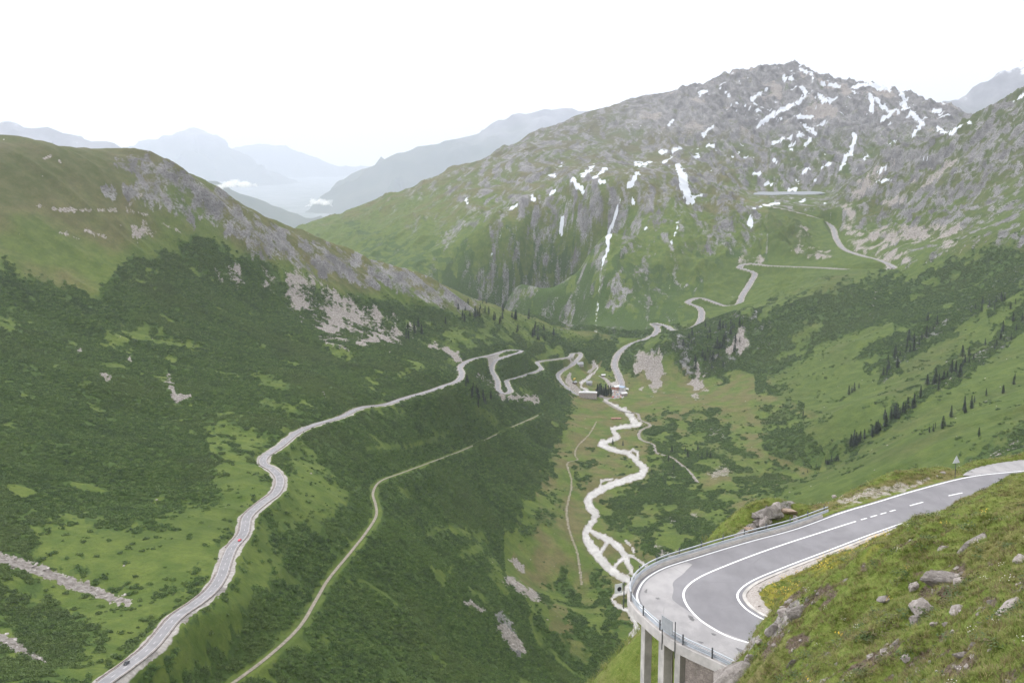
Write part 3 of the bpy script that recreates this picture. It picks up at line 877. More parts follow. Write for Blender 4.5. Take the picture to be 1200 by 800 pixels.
# snow lying late
SNOW = [[(920,92,3.5),(926,92,3.5)],[(938,81,2),(945,85,2)],[(880,118,1.6),(890,110,2.6),(901,103,2)],[(888,148,1.8),(900,138,2.8),(912,131,2.6),(926,124,2),(940,119,1.6)],[(825,157,1.8),(834,149,2)],[(941,103,3.6),(944,112,3.2),(940,116,1.5)],[(951,88,3),(953,93,1.6)],[(963,97,2.4),(972,99,3),(983,101,2.2)],[(958,112,2),(965,116,4),(972,119,3.5)],[(997,104,2),(1006,100,3.4),(1020,99,4),(1034,103,4),(1044,104,2)],[(1019,112,3),(1022,120,3.2),(1022,130,2)],[(1029,118,2.4),(1032,124,2)],[(1034,126,1.6),(1040,120,1.6)],[(1056,109,3.6),(1061,116,3),(1057,122,3.6),(1064,127,2)],[(1066,132,2.6),(1076,139,3.6),(1080,146,4),(1074,153,2.6),(1070,158,1.6)],[(1096,130,3),(1102,131,2.6)],[(1099,150,3),(1107,156,3)],[(1112,157,2),(1124,149,2.6),(1137,143,1.8)],[(1033,142,2.4),(1040,137,3),(1050,128,1.8)],[(1000,157,3),(1003,160,2.6),(999,172,2.6),(996,181,1.8)],[(991,183,2.6),(988,192,2.6),(985,198,1.4)],[(941,147,1.4),(951,152,2),(954,156,1.8),(948,166,1.8),(945,171,1.4)],[(958,147,1.8),(968,143,1.8)],[(905,167,1.6),(920,163,2.4),(940,157,1.4)],[(930,135,1.4),(950,138,1.6)],[(943,202,2.4),(948,198,2)],[(950,209,2.6),(955,212,2)],[(933,212,2.2),(938,215,1.8)],[(896,216,2),(905,215,3)],[(884,204,2.2),(889,203,1.6)],[(925,222,2.4),(932,222,2)],[(1028,202,1.2),(1038,198,1.8)],[(1026,213,1),(1044,210,1.6)],[(880,268,1.6),(880,260,2.4),(882,252,1.6)],[(883,245,1.4),(895,241,1.2),(912,238,1.8)],[(938,238,1.8),(942,235,1.2)],[(795,193,3),(798,205,6),(802,216,6),(806,230,5),(812,236,3)],[(806,236,2),(814,231,3),(822,228,2)],[(672,210,3),(677,218,4.6),(684,224,2.6)],[(682,206,2),(689,200,2.6),(698,192,2)],[(696,208,2.2),(704,203,2.2),(710,198,1.6)],[(702,210,1.6),(709,214,2)],[(746,192,3),(757,193,2.4)],[(737,219,4),(742,210,3.4),(748,202,2)],[(740,226,2),(742,238,2.4)],[(727,233,.9),(723,248,1.8),(718,262,2.6),(713,275,3),(713,290,2.4),(708,303,1.4)],[(660,252,1.4),(659,262,2.2),(656,274,1.6)],[(645,226,2),(650,223,1.4)],[(600,243,2.2),(606,240,1.6)],[(624,229,2.2),(626,235,1.4)],[(546,234,1.6),(548,238,1.2)],[(793,259,1.6),(793,268,2),(789,280,1.4),(786,288,1)],[(757,267,1.8)],[(774,178,2),(780,177,2)],[(790,177,2.2),(797,174,2.4)],[(777,190,2),(786,186,2)],[(783,146,1),(788,141,1.6)],[(655,194,1.6),(659,192,1.2)],[(645,206,1.8),(650,205,1)],[(1188,119,1.4),(1198,112,2.2),(1204,108,2)],[(858,183,1.2),(864,181,1.6)],[(820,110,1.4),(828,107,1.8)],[(845,104,2),(850,108,1.4)],[(866,96,1),(870,100,1.4)],[(814,184,1.4),(820,182,1)],[(1013,186,1.4),(1018,184,1.8)],[(962,195,1.2),(974,191,1.6)],[(910,232,.8)],[(1042,168,1.6),(1048,166,1.2)],[(1082,184,1.2),(1086,187,1.6)],[(966,238,1.2)],[(757,193,1.8),(764,188,1.2)],[(714,196,1.2)],[(830,172,1.2),(836,170,1)],[(905,186,1.2),(910,190,1)],[(928,175,1)]]
for k, c in enumerate(SNOW):
    snow = np.maximum(snow, sst(-1.3, 1.0, chain([(q[0], q[1], q[2] * .72) for q in c], Yg > 2900, 2.8, 500 + k)))
sp = fbm(Xg / 75, Yg / 45, 4, 560) + .35 * fbm(Xg / 300, Yg / 300, 2, 565)
snow = np.maximum(snow, sst(.66, .78, sp) * sst(175, 120, PY) * sst(770, 860, PX) * (Yg > 4300))
snow = np.maximum(snow, sst(.9, .98, sp) * sst(245, 200, PY) * sst(640, 760, PX) * (Yg > 3900) * .9)
sp2 = fbm((Xg + warp) / 30, Yg / 150 + Zg / 90, 3, 570) - .35 * gul
snow = np.maximum(snow, .8 * sst(.62, .85, sp2) * sst(185, 120, PY) * sst(780, 860, PX) * (Yg > 4300))
# meltwater streams
brook = zero.copy()
for c in ([(708,303,.7),(704,318,.8),(702,340,.8),(699,365,.8),(698,392,.8)], [(590,266,.5),(583,282,.8),(577,297,.7),(570,315,.8),(564,334,.9)], [(786,288,.6),(788,305,.7),(787,330,.7),(780,352,.6)], [(1010,213,.5),(1000,226,.5)]):
    brook = np.maximum(brook, sst(-.8, .5, chain(c, (Yg > 2800) & backm, 1.6, 580)))
snow = np.maximum(snow, brook * .45)
bush *= 1 - sst(.1, .5, snow)

gravel = np.maximum(gravel, sst(-1.6, .6, RIV + .8 * N6))
bush *= 1 - sst(-3, -.5, RIV)
rdm = road_d + 1.5 * n_fine
bush *= sst(.5, 3.5, rdm)
gravel = np.maximum(gravel, (1 - sst(-1, 2.0, rdm)) * .75 * (D_rail > 8) * (D_foot > 8) * (D_meadow > 8))
dirt_path = np.maximum.reduce([1 - sst(2.2, 4, np.minimum(D_foot, 9)), .7 * (1 - sst(1.0, 3.0, np.minimum(D_meadow, 9)))])
scree = np.maximum(scree, dirt_path * .9)
# yard and car park in the village
yard_poly = [(718,466),(716,458),(714,450),(719,447),(729,450),(735,455),(731,466)]
yard = reg(yard_poly, 2400, 2800, 1, .5)
gravel = np.maximum(gravel, yard * .9); bush *= 1 - yard
yard2 = (chain([(668,438,2),(666,446,4),(672,454,4),(680,460,3)], (Yg > 2300) & (Yg < 2900), 0) > 0).astype(np.float32)
scree = np.maximum(scree, yard2 * .8); bush *= 1 - yard2
bush *= 1 - .75 * reg([(674,470),(674,448),(684,432),(700,426),(716,446),(736,448),(738,468)], 2400, 2950)
bush = np.clip(bush, 0, 1)


def add_cov(me, A, B):
    for nm_, ch in (('cov', A), ('cov2', B)):
        at = me.attributes.new(nm_, 'FLOAT_COLOR', 'POINT')
        c = np.ones((len(me.vertices), 4), dtype=np.float32)
        for k in range(len(ch)): c[:, k] = ch[k].ravel()
        at.data.foreach_set('color', c.ravel())


def grid_faces(nv, nu):
    i = np.arange(nv * nu).reshape(nv, nu)
    return np.stack([i[:-1, :-1], i[:-1, 1:], i[1:, 1:], i[1:, :-1]], -1).reshape(-1, 4)


# ------------------------------------------------------------------ ground material (far)
def ground_material():
    t = NT('alpine_ground')
    b, r, s = t.attr('cov')
    d, sc, gv = t.attr('cov2')
    nA = t.noise(.012, 6, .6)
    nB = t.noise(.05, 6, .62)
    nC = t.noise(.3, 5, .62)
    nD = t.noise(.11, 8, .7)
    nR = t.noise(.03, 8, .68, stretch=(1, .35, .5), dist=.4)
    green = t.mix(t.ramp(nB, .3, .7), (.066, .104, .020), (.116, .150, .032))
    olive = t.mix(t.ramp(nB, .3, .7), (.108, .097, .040), (.158, .140, .060))
    grass = t.mix(t.ramp(t.math('ADD', d, t.math('MULTIPLY', t.math('SUBTRACT', nA, .5), .9)), .2, .8), green, olive)
    grass = t.mix(t.ramp(nC, .35, .75, 0, .45), grass, (.05, .07, .02))
    shrub = t.mix(t.ramp(nC, .32, .68), (.034, .061, .013), (.070, .110, .026))
    shrub = t.mix(t.ramp(nA, .35, .65, 0, .4), shrub, (.046, .072, .022))
    hz_ = t.n('ShaderNodeSeparateXYZ'); t.L(t.coord(), hz_.inputs[0])
    grass = t.mix(t.math('MULTIPLY', t.ramp(hz_.outputs[2], -260, 160), .6), grass, (.108, .108, .082))     # thin turf high up
    al = t.n('ShaderNodeAttribute', attribute_name='cov').outputs['Alpha']
    grass = t.mix(t.math('MULTIPLY', al, t.ramp(nB, .25, .7, .9, .4)), grass, (.054, .082, .019))
    jit = t.math('MULTIPLY', t.math('SUBTRACT', nD, .5), 1.1)
    c = t.mix(t.ramp(t.math('ADD', b, jit), .25, .65), grass, shrub)
    stone = t.mix(t.ramp(nR, .3, .7), (.125, .120, .117), (.33, .32, .31))
    stone = t.mix(t.ramp(nC, .34, .55, .75, 0), stone, (.06, .058, .056))
    stone = t.mix(t.ramp(nB, .5, .75, 0, .5), stone, (.24, .22, .195))
    stone = t.mix(t.ramp(nA, .52, .68, 0, .6), stone, (.085, .08, .078))
    jf = t.math('ADD', jit, t.math('MULTIPLY', t.math('SUBTRACT', nC, .5), 1.1))
    c = t.mix(t.ramp(t.math('ADD', r, jf), .28, .72), c, stone)
    rub = t.mix(t.ramp(nC, .3, .7), (.22, .19, .168), (.42, .385, .35))
    c = t.mix(t.ramp(t.math('ADD', sc, jf), .30, .78), c, rub)
    grv = t.mix(t.ramp(nC, .3, .7), (.27, .245, .225), (.40, .375, .345))
    c = t.mix(t.ramp(t.math('ADD', gv, t.math('MULTIPLY', jit, .5)), .35, .6), c, grv)
    sm = t.ramp(t.math('ADD', s, t.math('ADD', t.math('MULTIPLY', jit, .35), t.math('MULTIPLY', t.math('SUBTRACT', nB, .5), 1.3))), .40, .56)
    c = t.mix(sm, c, (.54, .56, .59))
    h = t.math('ADD', t.math('MULTIPLY', nD, 2.4), t.math('MULTIPLY', nC, .9))
    bs = t.math('MULTIPLY', t.math('ADD', .35, t.math('MULTIPLY', t.math('MAXIMUM', r, sc), .65)), t.math('SUBTRACT', 1.0, sm))
    t.bump(h, 4.0, bs)
    t.b.inputs['Specular IOR Level'].default_value = .1
    return t.out(c, .95)


M_ground = ground_material()
V = np.stack([Xg, Yg, Zg], -1).reshape(-1, 3)
me = mesh_np('hills', V, grid_faces(NV, NU))
smooth(me)
add_cov(me, (bush, rock, snow, lush), (dry, scree, gravel))
hills = tag(link('hills', me, M_ground), kind='structure')
# ------------------------------------------------------------------ near hillside
nx = np.arange(-62, 124, .30)
ny = np.arange(3, 262, .30)
NXg, NYg = np.meshgrid(nx, ny)
NZ = near_h(NXg, NYg)
zf = grid_z(NXg, np.maximum(NYg, 237))
kf = sst(150, 236, NYg)
NZ = np.where(NYg > 150, NZ * (1 - kf) + np.maximum(zf - .4, np.minimum(NZ, zf + 60)) * kf, NZ)
NPX, NPY = project(NXg, NYg, NZ)


def nchain(L, warp=0.0, seed=0):
    out = np.full(NPX.shape, -99.0)
    xs = [q[0] for q in L]; ys = [q[1] for q in L]; rm = max(q[2] for q in L) + 14
    m = (NPX > min(xs) - rm) & (NPX < max(xs) + rm) & (NPY > min(ys) - rm) & (NPY < max(ys) + rm)
    x = NPX[m] + warp * fbm(NXg[m] / 1.3, NYg[m] / 1.6, 3, seed)
    y = NPY[m] + warp * fbm(NXg[m] / 1.3, NYg[m] / 1.6, 3, seed + 4)
    best = np.full(x.shape, -99.0)
    L2 = L if len(L) > 1 else [L[0], L[0]]
    for a, b in zip(L2[:-1], L2[1:]):
        dx, dy = b[0] - a[0], b[1] - a[1]
        t = np.clip(((x - a[0]) * dx + (y - a[1]) * dy) / max(dx * dx + dy * dy, 1e-9), 0, 1)
        best = np.maximum(best, a[2] + t * (b[2] - a[2]) - np.hypot(x - a[0] - t * dx, y - a[1] - t * dy))
    out[m] = best
    return out


n_rock = np.zeros(NZ.shape); n_dirt = np.zeros(NZ.shape); n_dry = np.zeros(NZ.shape); n_grav = np.zeros(NZ.shape); n_yel = np.zeros(NZ.shape)
for c in ([(845,790,10),(852,774,9),(866,760,8),(880,750,6)], [(905,738,7),(918,725,8),(935,712,7)], [(886,620,5),(900,600,7),(912,592,5),(930,590,4)], [(868,628,4),(880,620,4)]):
    n_rock = np.maximum(n_rock, sst(-4, 4, nchain(c, 5, 11)))
for c in ([(893,770,4),(905,752,7),(912,738,7)], [(925,757,5),(938,746,7),(950,745,5)], [(1125,660,6),(1132,664,5)], [(1120,672,9),(1105,700,8)], [(1160,700,7),(1150,706,6)], [(1010,775,8),(1025,765,7),(1052,750,5)], [(1070,775,6),(1090,762,6)], [(1115,790,9),(1132,775,10),(1140,765,8)], [(1105,742,4),(1118,740,4)], [(950,700,6),(975,686,5)], [(1008,668,4),(1012,660,4)], [(1160,655,5)], [(1185,690,6),(1200,680,5)], [(930,790,5),(925,775,3)], [(985,790,6),(1000,780,6)], [(1090,690,8),(1080,705,5)], [(1140,690,5)], [(1180,790,8),(1198,780,6)]):
    n_dirt = np.maximum(n_dirt, sst(-4, 4, nchain(c, 6, 21)))
ndn = fbm(NXg / 2.2, NYg / 2.2, 4, 70)
n_dirt = np.maximum(n_dirt, .85 * sst(.46, .72, ndn + .25 * fbm(NXg / 9, NYg / 9, 2, 71)) * (NYg < 75))
n_dry = np.clip(.35 + .5 * fbm(NXg / 7, NYg / 7, 4, 80), 0, 1)
v = nchain([(960,594,10),(1010,578,8),(1060,566,8),(1120,553,7)], 4, 31)
n_dry = np.maximum(n_dry, sst(-5, 5, v)); n_grav = np.maximum(n_grav, .5 * sst(-6, 2, nchain([(985,588,4),(1020,578,6),(1060,570,4),(1090,560,2)], 5, 41)))
n_yel = np.maximum(sst(-14, 4, nchain([(892,704,10),(910,692,12),(935,672,8),(970,655,7),(1000,642,5),(1040,628,5)], 6, 51)) * sst(-.2, .3, fbm(NXg / 1.6, NYg / 1.6, 3, 55)), 0)
din, _ = seg_dist(in_l[::4], NXg, NYg)
inn = inside(near_poly, NXg, NYg)
n_grav = np.maximum(n_grav, (1 - sst(1.15, 1.75, din + .25 * fbm(NXg / 1.2, NYg / 1.2, 3, 61))))
# raw ground under the viaduct and the steep cut
n_rock = np.maximum(n_rock, ((NXg < 19) & (NYg > 62) & (NYg < 88) & (NZ < -33.5)) * np.clip(.7 + .6 * fbm(NXg / 3, NYg / 3, 3, 62), 0, 1))
NZ = NZ + n_rock * .35 * (ridged(NXg / 2.2, NYg / 2.2, 4, 63) - .8) * (~inn) * (din > 1.5) - n_dirt * .22


def near_material():
    t = NT('hillside_turf')
    r, d, y = t.attr('cov')
    dr, gv, ye = t.attr('cov2')
    nA = t.noise(.35, 5, .6); nB = t.noise(2.2, 6, .65); nC = t.noise(9, 4, .6)
    g = t.mix(t.ramp(nB, .3, .7), (.105, .150, .026), (.170, .200, .050))
    dg = t.mix(t.ramp(nB, .3, .7), (.140, .128, .046), (.205, .180, .080))
    c = t.mix(t.ramp(t.math('ADD', dr, t.math('MULTIPLY', t.math('SUBTRACT', nA, .5), 1.0)), .3, .95), g, dg)
    c = t.mix(t.ramp(nC, .4, .75, 0, .5), c, (.045, .055, .018))
    c = t.mix(t.math('MULTIPLY', ye, .55), c, (.32, .25, .035))
    jit = t.math('MULTIPLY', t.math('SUBTRACT', nB, .5), 1.0)
    so = t.mix(t.ramp(nC, .3, .7), (.065, .048, .034), (.17, .135, .105))
    c = t.mix(t.ramp(t.math('ADD', d, jit), .35, .65), c, so)
    st = t.mix(t.ramp(t.noise(1.3, 8, .7, dist=.5), .3, .7), (.13, .115, .105), (.36, .335, .31))
    st = t.mix(t.ramp(nC, .3, .5, .6, 0), st, (.06, .055, .045))
    c = t.mix(t.ramp(t.math('ADD', r, jit), .4, .62), c, st)
    gr = t.mix(t.ramp(nC, .3, .7), (.30, .265, .235), (.47, .43, .40))
    c = t.mix(t.ramp(t.math('ADD', gv, t.math('MULTIPLY', jit, .6)), .35, .6), c, gr)
    t.bump(t.math('ADD', nB, t.math('MULTIPLY', nC, .5)), .22, .8)
    t.b.inputs['Specular IOR Level'].default_value = .1
    return t.out(c, .95)


M_turf = near_material()
me = mesh_np('hillside', np.stack([NXg, NYg, NZ], -1).reshape(-1, 3), grid_faces(len(ny), len(nx)))
smooth(me)
add_cov(me, (n_rock, n_dirt, n_dirt * 0), (n_dry, n_grav, n_yel))
hillside = tag(link('hillside', me, M_turf), kind='structure')


def near_z(x, y):
    fx = np.clip((np.asarray(x) - nx[0]) / .30, 0, len(nx) - 1.001)
    fy = np.clip((np.asarray(y) - ny[0]) / .30, 0, len(ny) - 1.001)
    i, j = fx.astype(int), fy.astype(int)
    a, b = fx - i, fy - j
    return (NZ[j, i] * (1 - a) + NZ[j, i + 1] * a) * (1 - b) + (NZ[j + 1, i] * (1 - a) + NZ[j + 1, i + 1] * a) * b


def hit_near(px, py, d0=12, d1=150):
    ds = np.arange(d0, d1, .1)
    u, v = (px - 600) / F, (400 - py) / F
    dy = CP + SP * v
    x, z = u / dy * ds, (-SP + CP * v) / dy * ds
    b = np.nonzero(near_z(x, ds) >= z)[0]
    k = b[0] if len(b) else -1
    return np.array([x[k], ds[k], z[k]])


def hit(px, py, d0=400, d1=8000):
    ds = np.arange(d0, d1, 1.0)
    u, v = (px - 600) / F, (400 - py) / F
    dy = CP + SP * v
    x, z = u / dy * ds, (-SP + CP * v) / dy * ds
    b = np.nonzero(grid_z(x, ds) >= z)[0]
    k = b[0] if len(b) else -1
    return np.array([x[k], ds[k], z[k]])


# ------------------------------------------------------------------ the near road
def asphalt(name, a, bb, sc=.6, worn=None):
    t = NT(name)
    n = t.noise(sc, 6, .6, stretch=(1, .5, 1)); f = t.noise(40, 2)
    c = t.mix(t.ramp(n, .3, .7), a, bb)
    c = t.mix(t.ramp(f, .3, .7, 0, .35), c, tuple(x * .7 for x in a))
    big = t.noise(.09, 4, .6)
    c = t.mix(t.ramp(big, .52, .6, 0, .3), c, tuple(x * 1.25 for x in bb))
    crk = t.voro(.22, 'DISTANCE_TO_EDGE')
    c = t.mix(t.math('MULTIPLY', t.ramp(crk, .0, .012, 1, 0), t.ramp(n, .5, .6, 0, .3)), c, (.12, .118, .118))
    t.bump(f, .004, .5)
    return t.out(c, .85)


M_asphalt = asphalt('asphalt', (.178, .172, .180), (.225, .218, .226))
M_worn = asphalt('worn_asphalt', (.27, .26, .26), (.36, .345, .34), 1.2)
M_patch = asphalt('bitumen_patch', (.13, .125, .125), (.18, .175, .175), 2)
M_paint = simple('road_paint', (.80, .80, .79), .12, 5, .6, local=False)
M_conc = simple('concrete', (.43, .405, .375), .22, .9, .85, .02, local=False)
M_conc2 = simple('pale_concrete', (.45, .42, .40), .14, 1.3, .8, .02, local=False)
M_gravel = simple('verge_gravel', (.36, .32, .29), .3, 6, .95, .05, local=False)
M_galv = simple('galvanised_steel', (.42, .44, .46), .12, 2, .45, 0, .6)
M_dark = simple('dark_steel', (.10, .105, .11), .2, 3, .5, 0, .4)

b = MB()
o_e, i_e = offset(out_l, -.29), offset(in_l, .35)
vs = [b.bm.verts.new(tuple(p)) for p in o_e] + [b.bm.verts.new(tuple(p)) for p in i_e[::-1]]
f = b.bm.faces.new(vs)
if f.normal.z < 0: f.normal_flip()
bmesh.ops.triangulate(b.bm, faces=[f])
road = tag(link('road', b.mesh('road'), M_asphalt), kind='structure')
b = MB()
vs = [b.bm.verts.new(tuple(p + np.array([0, 0, -.03]))) for p in spline(layby, 1.0)]
f = b.bm.faces.new(vs)
bmesh.ops.triangulate(b.bm, faces=[f])
tag(link('layby', b.mesh('layby'), M_worn), kind='structure')


def band(path, o, w, dz=.011):
    return offset(path, o - w / 2, dz), offset(path, o + w / 2, dz)


def cut(path, a, bb):
    L = np.concatenate([[0], np.cumsum(np.linalg.norm(np.diff(path, axis=0), axis=1))])
    m = (L >= a) & (L <= bb)
    return path[m]


b = MB()
b.strip(*band(out_l, 0, .15)); b.strip(*band(in_l, 0, .15))
# the middle line: dashes first, a run of short dashes, then solid round the bend
Lm = np.concatenate([[0], np.cumsum(np.linalg.norm(np.diff(mid_l, axis=0), axis=1))])


def at_px(px):
    q = project(mid_l[:, 0], mid_l[:, 1], mid_l[:, 2])[0]
    m = Lm < Lm[-1] * .6
    return float(Lm[m][np.argmin(np.abs(q[m] - px))])


fine = spline(mid_l[::2], .1)
for a_, b_ in [(1300, 1262), (1205, 1180), (1129, 1110), (1082, 1065)]:
    b.strip(*band(cut(fine, at_px(a_), at_px(b_)), 0, .15))
s0, s1 = at_px(1051), at_px(1005)
s = s0
while s + .97 < s1:
    b.strip(*band(cut(fine, s, s + .95), 0, .15)); s += 1.35
b.strip(*band(cut(fine, s1, 1e9), 0, .16))
part('road_marking', b.mesh('road_marking'), M_paint, road)
# the paler, worn strip along the outside of the bend, and repairs in it
q = project(out_l[:, 0], out_l[:, 1], out_l[:, 2])
k0 = int(np.argmin(np.hypot(q[0] - 800, q[1] - 658))); k1 = k0 + 95
seg = out_l[k0:k1]
tt = np.linspace(0, 1, len(seg))
wid = 3.1 * np.sin(np.pi * np.clip(tt * 1.05 + .02, 0, 1)) ** .55 + .25 * perlin(tt * 14, tt * 3, 9)
Ns = normals2d(seg)
inner = seg.copy(); inner[:, :2] += Ns * (.25 + np.maximum(wid, .05))[:, None]; inner[:, 2] += .004
outer = offset(seg, .22, .004)
b = MB(); b.strip(outer, inner)
part('worn_strip', b.mesh('worn_strip'), M_worn, road)
b = MB()
for k in range(11):
    j = int(RNG.uniform(8, len(seg) - 9)); fr = RNG.uniform(.1, .95) * max(wid[j], .3)
    c = seg[j].copy(); c[:2] += Ns[j] * (.3 + fr)
    r0 = RNG.uniform(.08, .24); el = RNG.uniform(1.2, 4)
    tx = np.array([-Ns[j][1], Ns[j][0]])
    pts = []
    for a_ in np.linspace(0, 2 * np.pi, 14, endpoint=False):
        rr_ = r0 * RNG.uniform(.5, 1.2)
        p2 = c[:2] + tx * math.cos(a_) * rr_ * el + Ns[j] * math.sin(a_) * rr_
        pts.append((p2[0], p2[1], ZR + .007 + .0005 * k))
    vs = [b.bm.verts.new(p_) for p_ in pts]
    b.bm.faces.new(vs)
part('patch', b.mesh('patch'), M_patch, road)
# pale gutter and gravel shoulder inside the bend
b = MB()
b.sweep(in_l, [(.35, -.25), (.35, .05), (.62, .055), (.62, -.25)])
part('gutter', b.mesh('gutter'), M_conc, road)

# ------------------------------------------------------------------ the viaduct carrying the bend
q = project(out_l[:, 0], out_l[:, 1], out_l[:, 2])
ka = int(np.argmin(np.abs(q[0][:60 + len(q[0]) // 2] - 968)))
kb = int(np.argmin(np.hypot(out_l[:, 0] - 15.5, out_l[:, 1] - 65.6)))
edge = out_l[ka:kb]
via = tag(empty('viaduct', tuple(edge[len(edge) // 2] + np.array([0, 0, -13]))), 'concrete viaduct on slim columns carrying the hairpin bend of the grey road', 'viaduct')
vloc = np.array(via.location)
e2 = edge - vloc
b = MB(); b.sweep(e2, [(-.70, -.50), (-.70, .16), (-.66, .20), (-.36, .20), (-.30, .0), (-.30, -.06), (3.2, -.06), (3.2, -.42), (-.3, -.45), (-.6, -.50)])
part('deck', b.mesh('deck'), M_conc2, via)


def column(px, py, depth_in, r=.36, wide=.55):
    k = int(np.argmin(np.hypot(q[0][ka:kb] - px, q[1][ka:kb] - py)))
    p = edge[k].copy(); n = normals2d(edge)[k]
    p[:2] += n * (depth_in + .15)
    bb = MB()
    base = near_z(p[0], p[1]) - 1.0
    h = (ZR - .5) - base
    bb.box((p[0] - vloc[0], p[1] - vloc[1], base + h / 2 - vloc[2]), (wide, wide * 1.3, h), math.atan2(n[1], n[0]), bevel=.03)
    part('column', bb.mesh('column'), M_conc, via)


for a in [(757, 718, .0, .36, .55), (765, 726, 3.2, .36, .6), (776, 736, .0, .36, .6), (790, 746, .3, .36, .5), (783, 741, 3.4, .36, .5), (800, 752, 2.6, .3, .4), (750, 690, 2.2, .3, .5), (795, 662, .6, .3, .55), (790, 660, 3.2, .3, .55), (842, 645, .8, .3, .55)]:
    column(*a)
# the stone wall that takes over from the columns
kw = int(np.argmin(np.hypot(q[0] - 806, q[1] - 755)))
wl = offset(out_l[kw:kb + 6], -.3)
def stone_wall_material(name, a, bb, sc):
    t = NT(name)
    v = t.voro(sc, 'F1', 'Color', stretch=(1, 1, 1.7)); e = t.voro(sc, 'DISTANCE_TO_EDGE', stretch=(1, 1, 1.7))
    n = t.noise(sc * .4, 6, .65)
    sp_ = t.n('ShaderNodeSeparateColor'); t.L(v, sp_.inputs[0])
    c = t.mix(sp_.outputs[0], a, bb)
    c = t.mix(t.ramp(n, .35, .7, 0, .6), c, tuple(x * .55 for x in a))
    c = t.mix(t.ramp(e, 0, .06, .8, 0), c, tuple(x * .4 for x in a))
    t.bump(e, .06, .6)
    return t.out(c, .95)
M_wall = stone_wall_material('stone_masonry', (.25, .21, .185), (.34, .29, .26), 3.6)
b = MB(); b.sweep(wl, [(0, -9.0), (0, -.5), (1.2, -.5), (1.2, -9.0)])
wall = tag(link('retaining_wall', b.mesh('retaining_wall'), M_wall), 'rough stone retaining wall under the near end of the hairpin beside the viaduct columns', 'wall')

# guard rail: one thing, with its beams and posts
g_path = offset(out_l[ka - 2:kb - 2], -.52)
rail_th = tag(empty('guard_rail', tuple(g_path[len(g_path) // 2] + np.array([0, 0, .2]))), 'galvanised guard rail on posts round the outside of the near hairpin', 'guard rail')
gl = np.array(rail_th.location)
gp = g_path - gl
b = MB(); b.sweep(gp, [(.05, .50), (.11, .44), (.05, .38), (.11, .30), (.05, .24), (.02, .24), (.08, .30), (.02, .38), (.08, .44), (.02, .50)])
part('beam', b.mesh('beam'), M_galv, rail_th)
b = MB(); b.sweep(gp, [(-.05, .74), (.05, .74), (.05, .66), (-.05, .66)])
part('top_rail', b.mesh('top_rail'), M_galv, rail_th)
Lg = np.concatenate([[0], np.cumsum(np.linalg.norm(np.diff(gp, axis=0), axis=1))])
pm = MB().box((0, 0, .36), (.07, .08, .74)).mesh('post')
for s in np.arange(.5, Lg[-1], 2.6):
    k = int(np.argmin(np.abs(Lg - s))); n = normals2d(gp)[k]
    o = part('post', pm, M_dark if not pm.materials else [], rail_th)
    o.location = (gp[k][0] - n[0] * .06, gp[k][1] - n[1] * .06, 0); o.rotation_euler.z = math.atan2(n[1], n[0])

# grey board on two posts, fixed outside the rail
def outer_at(px, py, o):
    k = int(np.argmin(np.hypot(q[0] - px, q[1] - py)))
    n = normals2d(out_l)[k]
    p = out_l[k].copy(); p[:2] += n * o
    return p, n
p0, n0 = outer_at(786, 742, -.74); p1, _ = outer_at(800, 752, -.74)
mid_b = (p0 + p1) / 2
ang = math.atan2(p1[1] - p0[1], p1[0] - p0[0])
wd = float(np.hypot(*(p1 - p0)[:2]))
sb = tag(empty('sign_board', tuple(mid_b - np.array([0, 0, .9])), ang), 'plain grey board on two posts at the guard rail of the near bend', 'sign')
M_sign_back = simple('sign_back', (.30, .31, .32), .12, 3, .55, 0, .3)
for sx in (-1, 1):
    part('post', MB().tube((sx * wd * .46, 0, 0), (sx * wd * .46, 0, 2.3 if sx < 0 else 2.5), .035).mesh('post'), M_dark, sb)
part('panel', MB().box((-.12, -.05, 1.95), (wd * .80, .03, .95), bevel=.01).mesh('panel'), M_sign_back, sb)
# small sign seen edge-on at the point of the bend
p0, n0 = outer_at(744, 700, -.95)
sg = tag(empty('road_sign', tuple(p0 - np.array([0, 0, .8])), math.atan2(n0[1], n0[0]) + .5), 'small white panel on a dark post outside the rail at the point of the bend', 'sign')
part('post', MB().tube((0, 0, 0), (0, 0, 2.0), .04).mesh('post'), M_dark, sg)
part('bracket', MB().box((-.25, 0, 1.85), (.5, .05, .05)).mesh('bracket'), M_dark, sg)
part('panel', MB().box((-.48, -.04, 1.6), (.62, .03, .72), bevel=.01).mesh('panel'), simple('sign_white', (.62, .63, .64), .06, 3, .5), sg)
part('lens', MB().tube((-.42, -.055, 1.56), (-.42, -.075, 1.56), .17, seg=20).mesh('lens'), simple('lens_black', (.03, .03, .035), .1, 3, .4), sg)
# triangular warning sign, seen from behind
ps = hit_near(1119, 560, 100, 130)
ts = tag(empty('warning_sign', tuple(ps), 0.3), 'triangular warning sign on a post, seen from behind, by the far lay-by', 'sign')
part('pole', MB().tube((0, 0, -.3), (0, 0, 2.35), .035).mesh('pole'), M_dark, ts)
b = MB()
tri = [(-.42, 0), (.42, 0), (0, .74)]
b.prism([(x, z) for x, z in tri], -.015, .015)
mt = b.mesh('panel'); mt.transform(Matrix.Translation((0, -.05, 1.55)) @ Matrix.Rotation(R(90), 4, 'X'))
part('panel', mt, simple('sign_back_pale', (.55, .57, .58), .08, 3, .5), ts)
